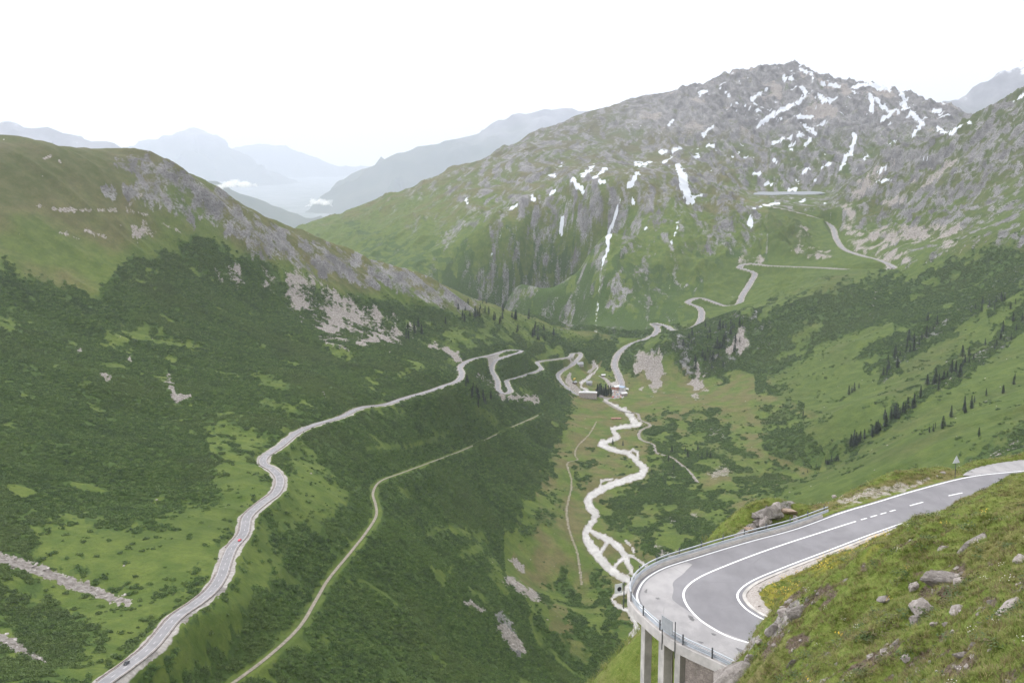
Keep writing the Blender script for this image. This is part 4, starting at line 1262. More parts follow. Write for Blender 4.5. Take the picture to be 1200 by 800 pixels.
# ------------------------------------------------------------------ roads and tracks across the valley
M_road_far = asphalt('old_asphalt', (.20, .195, .20), (.255, .245, .25), .2)
M_shoulder = simple('pale_shoulder', (.235, .21, .195), .28, .35, .9, local=False)
M_paint_old = simple('faded_paint', (.46, .45, .44), .15, .3, .7, local=False)
M_mason = stone_wall_material('pinkish_masonry', (.27, .225, .205), (.40, .345, .32), .7)
M_track = simple('track_gravel', (.22, .195, .155), .3, .5, .95, local=False)
M_trail = simple('trail_soil', (.22, .19, .13), .25, .5, .95, local=False)


def lift(path, dz): return path + np.array([0, 0, dz])


def ribbon(name, path, half, mat, dz=.0, thick=.5):
    b = MB(); b.sweep(lift(path, dz), [(-half, -thick), (-half, 0), (half, 0), (half, -thick)])
    return link(name, b.mesh(name), mat)


def valley_road(path, half, sh):
    r = tag(ribbon('valley_road', path, half, M_road_far), kind='structure')
    b = MB()
    for s in (-1, 1):
        prof = [(s * half, -.5), (s * half, .10), (s * (half + sh), .12), (s * (half + sh), -.7)]
        b.sweep(path, prof if s > 0 else prof[::-1])
    part('shoulder', b.mesh('shoulder'), M_shoulder, r)
    b = MB()
    for s in (-1, 1): b.strip(*band(path, s * (half - .3), .22, .02))
    L = np.concatenate([[0], np.cumsum(np.linalg.norm(np.diff(path, axis=0), axis=1))])
    fine_ = spline(path[::2], 1.0)
    Lf = np.arange(len(fine_)) * 1.0
    for s in np.arange(2, min(L[-1], 1500) - 8, 12):
        b.strip(*band(fine_[int(s):int(s) + 5], 0, .28, .02))
    part('road_marking', b.mesh('road_marking'), M_paint_old, r)
    return r


valley_road(road_left, 3.3, 1.0)
valley_road(road_right, 4.6, 2.6)
tag(ribbon('rail_track', rail, 1.25, M_track), kind='structure')
tag(ribbon('village_street', street, 3.6, M_shoulder), kind='structure')
tag(ribbon('footpath', footpath, 1.5, M_shoulder, .25), kind='structure')
tag(ribbon('meadow_path', meadow_path, .65, M_trail, .2), kind='structure')


def wall_run(path, i0, i1, side, off, h0, label):
    p = path[i0:i1]
    t_ = np.linspace(0, 1, len(p))
    b = MB(); b.sweep(p, [(side * off, -h0), (side * off, .55), (side * (off + .6), .55), (side * (off + .9), -h0)][::int(side)])
    return tag(link('retaining_wall', b.mesh('retaining_wall'), M_mason), label, 'wall')


def idx(path, px, py):
    a, b_ = project(path[:, 0], path[:, 1], path[:, 2])
    return int(np.argmin(np.hypot(a - px, b_ - py)))


wall_run(road_left, idx(road_left, 125, 797), idx(road_left, 262, 670), 1, 4.35, 2.2, 'long low stone wall below the nearest stretch of the left valley road')
wall_run(road_left, idx(road_left, 272, 641), idx(road_left, 328, 561), 1, 4.35, 2.6, 'stone wall on the valley side of the left road just below its double bend')
wall_run(road_left, idx(road_left, 400, 488), idx(road_left, 536, 446), 1, 4.35, 7.0, 'tall pinkish wall holding the long straight of the left road above the shrubs')
wall_run(road_left, idx(road_left, 539, 430), idx(road_left, 601, 409), 1, 4.35, 6.0, 'stone wall under the last straight before the topmost left hairpin')
wall_run(road_left, idx(road_left, 630, 424), idx(road_left, 668, 418), 1, 4.35, 7.0, 'stone wall on the short link road above the village')
wall_run(road_left, idx(road_left, 672, 426), idx(road_left, 656, 436), 1, 4.35, 6.0, 'stone wall beside the final left bend above the hotel')
wall_run(road_right, idx(road_right, 950, 313), idx(road_right, 1030, 317), 1, 7.3, 7.0, 'stone wall below the long straight of the upper pass road')
wall_run(road_right, idx(road_right, 806, 354), idx(road_right, 822, 349), 1, 7.3, 7.0, 'stone wall round the middle hairpin of the pass road')

# the river: its water lies in the channels cut above
Mx = RIV > -.15
jj, ii = np.nonzero(Mx[:-1, :-1] & Mx[1:, :-1] & Mx[:-1, 1:] & Mx[1:, 1:])
vid = np.full(Mx.shape, -1)
quads = np.stack([jj * NU + ii, jj * NU + ii + 1, (jj + 1) * NU + ii + 1, (jj + 1) * NU + ii], -1)
u_, inv = np.unique(quads, return_inverse=True)
Vv = np.stack([Xg.ravel()[u_], Yg.ravel()[u_], Zg.ravel()[u_] + .45], -1)
me = mesh_np('river', Vv, inv.reshape(-1, 4)); smooth(me)
def river_material():
    t = NT('glacier_water')
    n = t.noise(.06, 6, .65, stretch=(1, .5, 1)); m = t.noise(.22, 4, .6, stretch=(1, .4, 1))
    c = t.mix(t.ramp(n, .35, .65), (.34, .325, .295), (.48, .46, .43))
    c = t.mix(t.ramp(m, .45, .62, 0, .5), c, (.26, .235, .21))
    t.bump(m, .3, .4)
    t.b.inputs['Specular IOR Level'].default_value = .4
    return t.out(c, .35)
tag(link('river', me, river_material()), kind='structure')
# the lake on the pass
LK = [(874,227.9),(880,226),(892,224.6),(905,224.9),(930,224.3),(950,223.6),(962,224.8),(968,226.4),(955,227.6),(941,228.3),(925,227.8),(905,228.6),(890,228.2)]
b = MB()
vs = [b.bm.verts.new(tuple(PZ(x, y, -180.1))) for x, y in LK]
b.bm.faces.new(vs)
t = NT('lake_water'); t.b.inputs['Specular IOR Level'].default_value = .3
tag(link('lake', b.mesh('lake'), t.out((.20, .215, .235), .45)), kind='structure')
# ------------------------------------------------------------------ scattering: points carrying small plants
PROTO = bpy.data.collections.new('plant_library')      # not linked to the scene


def scatter(name, pts, protos, smin, smax, seed=0, tilt=.15, lab=None):
    me = bpy.data.meshes.new(name)
    me.vertices.add(len(pts))
    me.vertices.foreach_set('co', np.asarray(pts, dtype=np.float32).ravel())
    o = link(name, me)
    lib = bpy.data.collections.new(name + '_kinds')
    for p in protos: lib.objects.link(p)
    g = bpy.data.node_groups.new(name + '_scatter', 'GeometryNodeTree')
    g.interface.new_socket('Geometry', in_out='INPUT', socket_type='NodeSocketGeometry')
    g.interface.new_socket('Geometry', in_out='OUTPUT', socket_type='NodeSocketGeometry')
    N, L = g.nodes.new, g.links.new
    gi, go = N('NodeGroupInput'), N('NodeGroupOutput')
    ci = N('GeometryNodeCollectionInfo'); ci.inputs['Collection'].default_value = lib
    ci.inputs['Separate Children'].default_value = True; ci.inputs['Reset Children'].default_value = True
    ip = N('GeometryNodeInstanceOnPoints'); ip.inputs['Pick Instance'].default_value = True
    rr_ = N('FunctionNodeRandomValue'); rr_.data_type = 'FLOAT_VECTOR'
    rr_.inputs[0].default_value = (-tilt, -tilt, 0); rr_.inputs[1].default_value = (tilt, tilt, 6.283); rr_.inputs['Seed'].default_value = seed
    rs = N('FunctionNodeRandomValue'); rs.data_type = 'FLOAT'
    rs.inputs[2].default_value = smin; rs.inputs[3].default_value = smax; rs.inputs['Seed'].default_value = seed + 1
    ri = N('FunctionNodeRandomValue'); ri.data_type = 'INT'
    ri.inputs[4].default_value = 0; ri.inputs[5].default_value = len(protos) - 1; ri.inputs['Seed'].default_value = seed + 2
    L(gi.outputs[0], ip.inputs['Points']); L(ci.outputs[0], ip.inputs['Instance'])
    L(ri.outputs[2], ip.inputs['Instance Index'])
    L(rr_.outputs[0], ip.inputs['Rotation']); L(rs.outputs[1], ip.inputs['Scale'])
    L(ip.outputs[0], go.inputs[0])
    md = o.modifiers.new('scatter', 'NODES'); md.node_group = g
    return tag(o, lab, None, None, 'stuff')


def proto(name, me, mats):
    o = bpy.data.objects.new(name, me)
    for m in (mats if isinstance(mats, (list, tuple)) else [mats]): me.materials.append(m)
    return o


def ico(sub):
    b = bmesh.new(); bmesh.ops.create_icosphere(b, subdivisions=sub, radius=1)
    V = np.array([v.co[:] for v in b.verts]); Fc = np.array([[v.index for v in f.verts] for f in b.faces]); b.free()
    return V, Fc


def leaf_faces(rng, n, centre_fn, size, up=.35):
    """n small leaf-sized quads round given centres"""
    Vs, Fs = [], []
    for k in range(n):
        c, nrm = centre_fn(rng)
        nrm = nrm + rng.normal(0, .45, 3); nrm[2] += up
        nrm /= np.linalg.norm(nrm)
        a = np.cross(nrm, rng.normal(0, 1, 3)); a /= np.linalg.norm(a)
        b_ = np.cross(nrm, a)
        s = size * rng.uniform(.6, 1.35)
        i = len(Vs)
        Vs += [c - a * s, c + b_ * s * .6, c + a * s, c - b_ * s * .6]
        Fs.append([i, i + 1, i + 2, i + 3])
    return np.array(Vs), np.array(Fs)


def shrub_mesh(seed):
    """a dome of several leafy clumps, about 1 m high and 2 m across before scaling"""
    rng = np.random.default_rng(seed)
    cl = [(rng.uniform(-.6, .6), rng.uniform(-.6, .6), rng.uniform(.15, .5), rng.uniform(.32, .6)) for _ in range(6)]

    def cf(r):
        c = cl[r.integers(len(cl))]
        d = r.normal(0, 1, 3); d[2] = abs(d[2]) * .9 - .15; d /= np.linalg.norm(d)
        return np.array(c[:3]) + d * c[3] * r.uniform(.75, 1.05) * (1, 1, .9), d
    Vv, Fv = leaf_faces(rng, 120, cf, .17)
    return mesh_np('shrub', Vv, Fv)


M_shrub = varied('shrub_leaves', [(0.039, 0.075, 0.018), (0.060, 0.108, 0.025), (0.093, 0.152, 0.035), (0.050, 0.093, 0.020), (0.128, 0.184, 0.046), (0.071, 0.112, 0.029), (0.034, 0.063, 0.021)], rough=.75, stand=[(.012, .5, .7, (.105, .165, .036), .55), (.03, .52, .68, (.034, .060, .020), .5), (.006, .5, .65, (.085, .110, .034), .4)])
shrubs_p = [proto('shrub_kind', shrub_mesh(900 + k), M_shrub) for k in range(5)]

# chance of a shrub on each cell of the far relief that can be seen in front of 3.1 km
Yc, Xc, Zc_ = Yg[:-1, :-1], Xg[:-1, :-1], Zg[:-1, :-1]
cell = (Yg[1:, :-1] - Yc) * (Xg[:-1, 1:] - Xc)
nclump = fbm(Xc / 9, Yc / 11, 3, 700) + .5 * fbm(Xc / 30, Yc / 40, 2, 710)
bs = bush[:-1, :-1]
dens = np.where(bs > .55, .26, .24 * bs) * sst(-.75 + 1.1 * (1 - bs), -.2 + 1.0 * (1 - bs), nclump)
vis = (PX[:-1, :-1] > -60) & (PX[:-1, :-1] < 1260) & (PY[:-1, :-1] < 850) & (Yc > 420) & (Yc < 3100)
falloff = np.interp(Yc, [500, 1200, 2000, 3100], [1.0, .85, .66, .5])
w = np.where(vis, dens * falloff * cell, 0).ravel()
cnt = RNG.poisson(w)
ids = np.repeat(np.arange(len(w)), cnt)
jj, ii = ids // (NU - 1), ids % (NU - 1)
yv = Yc[jj, ii] + (Yg[1:, :-1][jj, ii] - Yc[jj, ii]) * RNG.random(len(ids))
xv = (U[ii] + (U[1] - U[0]) * RNG.random(len(ids))) * yv
shr = np.stack([xv, yv, grid_z(xv, yv) - .25], -1)
print('shrubs', len(shr))
nearer = shr[:, 1] < 1500
scatter('shrubs', shr[nearer], shrubs_p, .8, 2.7, 5, .12)
scatter('far_shrubs', shr[~nearer], shrubs_p, 1.3, 3.6, 9, .12)

# ------------------------------------------------------------------ grass on the near hillside
def tuft_mesh(seed, n=16, h=.34, spread=.14, lean=.16):
    h *= .62; lean *= .8
    rng = np.random.default_rng(seed)
    Vs, Fs = [], []
    for k in range(n):
        a = rng.uniform(0, 2 * np.pi); r0 = spread * rng.random() ** .5
        base = np.array([math.cos(a) * r0, math.sin(a) * r0, -.04])
        a2 = a + rng.normal(0, .7); ln = lean * rng.uniform(.3, 1.6); hh = h * rng.uniform(.5, 1.15)
        d = np.array([math.cos(a2), math.sin(a2), 0]); s = np.array([-d[1], d[0], 0]) * rng.uniform(.007, .014)
        m = base + d * ln * .4 + (0, 0, hh * .6); t_ = base + d * ln * 1.2 + (0, 0, hh)
        i = len(Vs)
        Vs += [base - s, base + s, m + s * .8, m - s * .8, t_ + s * .15, t_ - s * .15]
        Fs += [[i, i + 1, i + 2, i + 3], [i + 3, i + 2, i + 4, i + 5]]
    return mesh_np('tuft', np.array(Vs), np.array(Fs))


def herb_mesh(seed, n=34, s=.042, h=.2):
    rng = np.random.default_rng(seed)

    def cf(r):
        a = r.uniform(0, 6.28); q_ = r.random() ** .5 * .26
        return np.array([math.cos(a) * q_, math.sin(a) * q_, h * r.uniform(.2, 1) * (1 - q_)]), np.array([math.cos(a) * .5, math.sin(a) * .5, .8])
    Vv, Fv = leaf_faces(rng, n, cf, s, .6)
    return mesh_np('herb', Vv, Fv)


def flower_mesh(seed):
    rng = np.random.default_rng(seed)
    Vs, Fs = [], []
    for k in range(7):
        x, y, h = rng.uniform(-.22, .22), rng.uniform(-.22, .22), rng.uniform(.22, .42)
        for j in range(2):
            i = len(Vs); r0 = rng.uniform(.02, .032); a = rng.uniform(0, 3)
            for c in range(4):
                Vs.append((x + r0 * math.cos(a + c * 1.571), y + r0 * math.sin(a + c * 1.571), h + .02 * j + rng.uniform(-.01, .01)))
            Fs.append([i, i + 1, i + 2, i + 3])
    return mesh_np('flower', np.array(Vs), np.array(Fs))


M_grass = varied('grass_blades', [(0.104, 0.159, 0.027), (0.159, 0.210, 0.041), (0.220, 0.232, 0.061), (0.122, 0.181, 0.032), (0.262, 0.244, 0.088), (0.146, 0.198, 0.037), (0.305, 0.250, 0.116), (0.091, 0.144, 0.029)], rough=.7)
M_dryg = varied('dry_grass', [(.19, .150, .072), (.145, .115, .056), (.24, .19, .105), (.115, .085, .045)], rough=.8)
M_herb = varied('herb_leaves', [(.040, .072, .020), (.058, .088, .026), (.075, .090, .028), (.095, .072, .034)], rough=.65)
M_flow = varied('yellow_petals', [(.62, .42, .03), (.70, .52, .06), (.60, .34, .03)], rough=.6)
M_flow2 = varied('pale_petals', [(.62, .60, .52), (.55, .50, .44)], rough=.6)

road_in = inside(near_poly, NXg, NYg) | inside(layby, NXg, NYg)
seen = (NPX > 640) & (NPX < 1290) & (NPY > 520) & (NPY < 860) & (NYg > 9)
gden = seen * ~road_in * (1 - .85 * sst(.45, .7, n_rock)) * (1 - .75 * sst(.45, .8, n_dirt)) * (1 - .93 * sst(.4, .6, n_grav))
gden = gden * (din > 1.35)
dout, _ = seg_dist(out_l[::4], NXg, NYg)
gden = gden * ((dout > 1.3) | (NZ < -34.5) | (NZ > -31))
area = .09


def pick(prob):
    w = (prob * area).ravel()
    c = RNG.poisson(w)
    ids = np.repeat(np.arange(len(w)), c)
    jj, ii = ids // NXg.shape[1], ids % NXg.shape[1]
    x = nx[ii] + RNG.uniform(-.15, .15, len(ids)); y = ny[jj] + RNG.uniform(-.15, .15, len(ids))
    return np.stack([x, y, near_z(x, y)], -1)


fall = np.interp(NYg, [20, 45, 80, 130], [1, .8, .38, .22])
cl = sst(-.4, .5, fbm(NXg / 1.1, NYg / 1.1, 3, 720))
gp_ = pick(gden * (NPX > 820) * fall * (34 + 62 * cl))
print('grass', len(gp_))
scatter('grass', gp_, [proto('grass_kind', tuft_mesh(40 + k, 15, h_, .16, l_), M_grass) for k, (h_, l_) in enumerate([(.26, .14), (.34, .18), (.22, .2), (.4, .16), (.3, .25)])], .38, .9, 21, .3)
gp2 = pick(gden * (NPX > 820) * fall * 46 * sst(-.15, .5, fbm(NXg / 1.7, NYg / 1.7, 3, 730) + .9 * n_dirt + .4 * n_rock))
scatter('dry_grass', gp2, [proto('dry_grass_kind', tuft_mesh(60 + k, 13, .3, .15, .22), M_dryg) for k in range(3)], .4, .9, 31, .35)
gp3 = pick(gden * (NPX > 820) * fall * 7 * sst(.1, .5, fbm(NXg / 2.6, NYg / 2.6, 3, 740)))
scatter('herbs', gp3, [proto('herb_kind', herb_mesh(70 + k), M_herb) for k in range(4)], .7, 1.6, 41, .3)
gp4 = pick(gden * (NPX > 840) * np.clip(2.2 * n_yel + .16 * sst(.25, .6, fbm(NXg / 2.1, NYg / 2.1, 3, 750)), 0, 3) * np.interp(NYg, [20, 60], [1, 1]))
scatter('flowers', gp4, [proto('flower_kind', flower_mesh(80 + k), M_flow) for k in range(3)], .7, 1.3, 51, .2)
gp5 = pick(gden * (NPX > 840) * .07)
scatter('pale_flowers', gp5, [proto('pale_flower_kind', flower_mesh(90 + k), M_flow2) for k in range(2)], .5, .9, 55, .2)
gp6 = pick(seen * (NPX <= 830) * gden * 2.2)
scatter('slope_grass', gp6, [proto('slope_grass_kind', tuft_mesh(95 + k, 16, .5, .3, .3), M_grass) for k in range(3)], .9, 1.8, 57, .3)
print('tufts', len(gp_), len(gp2), len(gp3), len(gp4), len(gp6))


# ------------------------------------------------------------------ rock
def rock_mesh(name, seed, size, sub=3, planes=17, lumps=.05):
    """an angular block: the hull of a few random points, then roughened"""
    rng = np.random.default_rng(seed)
    b = bmesh.new()
    for k in range(planes):
        p = rng.normal(0, 1, 3); p /= np.linalg.norm(p)
        b.verts.new(tuple(p * rng.uniform(.82, 1.12)))
    r = bmesh.ops.convex_hull(b, input=b.verts)
    bmesh.ops.delete(b, geom=[v for v in b.verts if not v.link_faces], context='VERTS')
    if sub > 1:
        bmesh.ops.subdivide_edges(b, edges=b.edges, cuts=sub, use_grid_fill=True)
        bmesh.ops.triangulate(b, faces=b.faces)
        bmesh.ops.smooth_vert(b, verts=b.verts, factor=.35, use_axis_x=True, use_axis_y=True, use_axis_z=True)
    co = np.array([v.co[:] for v in b.verts])
    d = lumps * 1.6 * fbm(co[:, 0] * 2.6 + co[:, 2] * 1.9, co[:, 1] * 2.6 - co[:, 2] * 2.2, 3, seed)
    d2 = lumps * .9 * (ridged(co[:, 0] * 1.5, co[:, 2] * 4 + co[:, 1], 2, seed + 3) - .8)       # bedding
    for v, a, q_ in zip(b.verts, d, d2): v.co *= 1 + a + q_
    for v in b.verts: v.co = (v.co.x * size[0], v.co.y * size[1], v.co.z * size[2])
    me = bpy.data.meshes.new(name); b.to_mesh(me); b.free()
    return me


def rock_material(name, a, bb, sc=2.0, dark=(.05, .045, .038)):
    t = NT(name).local()
    n = t.noise(sc, 8, .68, dist=.4); m = t.noise(sc * 5, 4, .65)
    c = t.mix(t.ramp(n, .3, .7), a, bb)
    c = t.mix(t.ramp(m, .3, .5, .55, 0), c, dark)
    c = t.mix(t.ramp(t.noise(sc * .7, 4), .55, .75, 0, .35), c, (.16, .15, .07))
    t.bump(t.math('ADD', n, t.math('MULTIPLY', m, .3)), .12, .9)
    return t.out(c, .92)


M_rock = rock_material('weathered_rock', (.15, .132, .118), (.30, .272, .25))
M_rock_pale = rock_material('pale_rock', (.235, .205, .188), (.42, .378, .35), dark=(.16, .14, .12))
M_rock_warm = rock_material('warm_rock', (.25, .18, .13), (.40, .31, .25), dark=(.14, .10, .08))
def boulder(px, py, size, rz, mat, label, seed, tilt=(0, 0), sink=.3, group=None, z=None, d0=12, d1=150):
    p = hit_near(px, py, d0, d1)
    o = link('boulder', rock_mesh('boulder', seed, size), mat)
    o.location = (p[0], p[1], p[2] + size[2] * -.22 if z is None else z)
    o.rotation_euler = (tilt[0], tilt[1], rz)
    return tag(o, label, 'boulder', group)


B = boulder
B(866, 792, (1.9, 1.3, 1.05), .2, M_rock, 'big rounded grey boulder at the bottom edge, under the end of the guard rail', 1)
B(853, 770, (1.2, 1.5, 1.6), .5, M_rock, 'dark angular rock standing right at the end of the guard rail', 2, (.2, .1))
B(873, 757, (1.3, .9, .9), -.3, M_rock, 'lichen-stained grey rock behind the dark angular rock at the road edge', 3)
B(879, 776, (.55, .4, .75), .8, M_rock_pale, 'upright pale rock on the turf above the big rounded grey boulder', 4)
B(891, 751, (.34, .26, .2), .2, M_rock_pale, 'small white stone on the turf just above the road end', 5)
B(918, 717, (.6, .35, .3), .4, M_rock_pale, 'white rock lying where the inner kerb meets the bank', 6)
B(937, 715, (1.0, .5, .45), .5, M_rock, 'flat grey rock at the top of the stony gully beside the kerb', 7)
B(908, 735, (.7, .6, .5), .1, M_rock, 'broken grey rock in the stony gully beside the kerb', 8)
B(1106, 642, (.55, .35, .28), .3, M_rock_pale, 'white stone lying alone in the grass below the long slanting slab', 9)
B(1141, 636, (1.9, .42, .35), .55, M_rock, 'long slanting grey slab lying up the slope', 10, (0, -.35))
B(1106, 678, (1.15, .6, .55), -.2, M_rock, 'pointed grey ledge jutting out over bare soil', 11, (.1, .2))
B(1118, 676, (.55, .3, .45), -.7, M_rock_pale, 'pale tilted slab leaning on the jutting ledge', 12, (.4, .3))
B(1125, 682, (.35, .3, .3), .4, M_rock_pale, 'small pale block at the foot of the tilted slab', 13)
B(1070, 690, (.35, .3, .55), .2, M_rock_pale, 'upright pale stone left of the jutting ledge', 14)
B(1080, 714, (.62, .5, .62), .3, M_rock_pale, 'square pale block with pinkish gravel beside it', 15)
B(1072, 726, (.35, .3, .3), .9, M_rock, 'dark stone at the foot of the square pale block', 16)
B(1042, 698, (.75, .3, .25), .4, M_rock, 'thin grey slab half buried in the turf', 17)
B(1124, 714, (.35, .28, .3), .5, M_rock_pale, 'round pale stone in the dirt right of the square block', 18)
B(1185, 711, (.85, .3, .35), .55, M_rock_pale, 'long white rock near the right edge', 19, (0, -.3))
B(1198, 656, (.4, .35, .4), .1, M_rock_pale, 'pale rock cut by the right edge, high on the slope', 20)
B(1098, 730, (.34, .12, .1), .1, M_rock_pale, 'thin white flat stone below the square pale block', 21)
B(1110, 730, (.24, .12, .11), -.2, M_rock_pale, 'short white stone right of the thin flat one', 22)
B(1064, 770, (.38, .2, .18), .6, M_rock_pale, 'oblong pale stone in the turf near the bottom edge', 23)
B(1131, 766, (.36, .16, .11), 0, M_rock, 'flat slab lying across the stony hollow at the bottom', 24)
B(1141, 757, (.28, .18, .15), .3, M_rock, 'grey stone stacked above the flat slab in the hollow', 25)
B(1119, 769, (.12, .1, .1), .3, M_rock, 'small pale stone at the left end of the flat slab', 26)
B(1052, 753, (.3, .2, .2), .3, M_rock, 'grey stone at the upper end of the reddish soil scar', 27)
B(1038, 762, (.34, .2, .16), .5, M_rock_pale, 'white-topped stone in the reddish soil scar', 28)
B(1022, 768, (.28, .2, .16), .5, M_rock_pale, 'pale stone at the lower end of the reddish soil scar', 29)
B(1041, 626, (.3, .2, .18), .5, M_rock_pale, 'small white stone in the grass just inside the near road', 30)
B(926, 780, (.25, .2, .9), .2, M_rock, 'narrow grey rib of rock showing through the turf', 31, (.5, 0))
# outcrop on the far side of the road
def B2(px, py, *a, **k): return boulder(px, py, *a, d0=92, d1=125, **k)
B2(902, 599, (1.5, 1.1, .8), .4, M_rock, 'craggy pale outcrop beyond the guard rail, above the dark hollow', 41)
B2(893, 610, (1.0, .9, .85), .9, M_rock_pale, 'broken pale rock at the lower left of the craggy outcrop', 42)
B2(920, 597, (1.6, .7, .5), .2, M_rock_warm, 'long brownish rock at the right end of the craggy outcrop', 43)
B2(875, 620, (.72, .6, .55), .3, M_rock_warm, 'orange-tinted boulder just behind the guard rail', 44)
B2(882, 619, (.7, .6, .6), .7, M_rock, 'dark brown rock right beside the orange-tinted boulder', 45)
B2(867, 626, (.8, .6, .5), .1, M_rock, 'grey rock left of the orange-tinted boulder behind the rail', 46)
B2(908, 594, (.9, .7, .8), 1.3, M_rock_pale, 'pale upper block of the craggy outcrop beyond the rail', 50)
B2(888, 603, (.7, .6, .6), 2.1, M_rock, 'grey block on the left shoulder of the craggy outcrop', 51)
B2(911, 604, (.8, .5, .45), .6, M_rock, 'dark ledge under the pale upper block of the outcrop', 52)
B2(884, 612, (.6, .5, .5), 1.7, M_rock, 'jagged grey rock between the outcrop and the orange-tinted boulder', 53)
B2(899, 610, (.6, .5, .4), .4, M_rock_pale, 'pale rock in the turf at the foot of the outcrop', 54)
B2(931, 607, (.45, .4, .55), .3, M_rock_pale, 'white stone standing behind the rail near its far end', 47)
B2(978, 581, (.4, .3, .22), .3, M_rock_pale, 'pale stone on the dry verge past the end of the rail', 48)
B2(1105, 554, (.4, .3, .25), .3, M_rock_pale, 'white stone on the verge left of the triangular sign', 49)

def stones(name, pts, mat, smin, smax, seed, sub=1, flatten=.6):
    return scatter(name, pts, [proto(name + '_kind', rock_mesh(name, seed + k, (1, .8, flatten), 1, 18), mat) for k in range(4)], smin, smax, seed, .5)


M_stone_v = varied('loose_stone', [(.17, .15, .135), (.27, .24, .22), (.36, .325, .30), (.21, .185, .165)], 2.0)
gs = pick(seen * ~road_in * (din > 1.0) * (7 * sst(.4, .8, n_dirt) + 1.6 * sst(.5, .8, n_rock) + .05 + 1.4 * sst(.4, .7, n_grav)) * np.interp(NYg, [20, 60, 120], [1, .7, .4]))
stones('stones', gs, M_stone_v, .04, .2, 610)
M_rubble_v = varied('scree_stone', [(.24, .215, .195), (.36, .33, .305), (.48, .445, .415), (.30, .27, .245)], .6)
# loose rock on the scree and pale rocks in the meadows across the valley
sc_ = scree[:-1, :-1]; gm = np.clip(1 - bs, 0, 1)
w = np.where(vis & (road_d[:-1, :-1] > 3), cell * (.05 * sst(.3, .75, sc_) + .00042 * gm * (nclump > .1) + .004 * sst(.45, .8, rock[:-1, :-1])) * np.interp(Yc, [500, 1500, 3100], [1, .6, .3]), 0).ravel()
cnt = RNG.poisson(w); ids = np.repeat(np.arange(len(w)), cnt)
jj, ii = ids // (NU - 1), ids % (NU - 1)
yv = Yc[jj, ii] + (Yg[1:, :-1][jj, ii] - Yc[jj, ii]) * RNG.random(len(ids)); xv = (U[ii] + (U[1] - U[0]) * RNG.random(len(ids))) * yv
print('stones', len(gs), len(ids))
stones('rubble', np.stack([xv, yv, grid_z(xv, yv)], -1), M_rubble_v, .5, 1.9, 630)
# ------------------------------------------------------------------ mountains far down the valley
def far_mountain(pts, halfw, slope, seed, mat, far=1.0, base=-1650):
    path = spline(np.array([P(*q_) for q_ in pts]), 60)
    path = path * far
    n, m = len(path), 70
    halfw = halfw * far
    w = np.linspace(-1, 1, m); w = np.sign(w) * np.abs(w) ** 1.5 * halfw
    N = normals2d(path)
    x = path[:, None, 0] + N[:, None, 0] * w; y = path[:, None, 1] + N[:, None, 1] * w
    k = sst(0, 500 * far, np.abs(w))[None, :]
    z = path[:, None, 2] - np.abs(w)[None, :] * slope * (1 + .25 * fbm(x / 900 / far, y / 900 / far, 3, seed))
    z = z + far * ((ridged(x / 800 / far, y / 800 / far, 5, seed + 5, .55) - .9) * (35 + 190 * k) + 30 * fbm(x / 160 / far, y / 160 / far, 4, seed + 9))
    z = np.maximum(z, base - 60)
    me = mesh_np('mountain', np.stack([x, y, z], -1).reshape(-1, 3), grid_faces(n, m)); smooth(me)
    return tag(link('mountain', me, mat), kind='structure')


def mountain_material(name, snowline, thick, far=1.0):
    snowline = snowline * far
    t = NT(name)
    sp_ = t.n('ShaderNodeSeparateXYZ'); t.L(t.coord(), sp_.inputs[0])
    n = t.noise(.0022 / far, 8, .62); m = t.noise(.006 / far, 6, .65)
    lowc = t.mix(t.ramp(m, .3, .7), (.05, .07, .035), (.09, .10, .06))
    rk = t.mix(t.ramp(m, .3, .7), (.13, .125, .125), (.25, .24, .235))
    hgt = t.math('ADD', sp_.outputs[2], t.math('MULTIPLY', t.math('SUBTRACT', n, .5), 700.0 * far))
    c = t.mix(t.ramp(hgt, snowline - 520 * far, snowline - 180 * far), lowc, rk)
    s_ = t.math('ADD', hgt, t.math('MULTIPLY', t.math('SUBTRACT', m, .5), 900.0 * far))
    c = t.mix(t.math('MULTIPLY', t.ramp(s_, snowline + 20 * far, snowline + 120 * far), thick), c, (.8, .82, .85))
    t.b.inputs['Specular IOR Level'].default_value = .1
    return t.out(c, .95)


M_mtA = mountain_material('snowy_range', 170, .85, 3.0)
M_mtB = mountain_material('bare_range', 480, .8, 3.4)
far_mountain([(-420,120,8600),(-260,150,8800),(-120,148,9000),(0,146,9200),(14,147,9200),(36,152,9200),(60,150,9300),(82,157,9300),(104,166,9300),(128,166,9400),(155,174,9500),(190,190,9600),(240,214,9700),(290,238,9800),(350,262,9900)], 2600, .62, 820, M_mtA, 3.0)
far_mountain([(60,190,14500),(120,182,14600),(165,168,14700),(195,158,14800),(228,151,15000),(246,157,15000),(268,171,15000),(300,190,15200),(340,208,15300),(390,232,15400),(450,255,15500)], 4200, .55, 840, mountain_material('pale_range', 420, .8, 3.6), 3.6)
far_mountain([(120,200,8000),(200,204,8000),(245,214,8000),(280,230,8100),(315,243,8200),(350,252,8300),(385,262,8400),(430,280,8500)], 2200, .5, 855, mountain_material('dim_range', 900, .8, 2.6), 2.6)
far_mountain([(260,178,18800),(310,170,18800),(345,176,18800),(400,196,18800),(470,190,18800),(560,168,18800),(640,140,18800)], 4000, .5, 850, M_mtB, 3.6)
far_mountain([(330,262,8800),(365,243,8900),(392,220,9000),(420,208,9100),(440,196,9200),(478,178,9300),(505,170,9400),(540,160,9500),(580,147,9600),(618,135,9700),(650,130,9800),(700,138,9900),(760,150,9900)], 2600, .6, 860, M_mtB, 3.4)
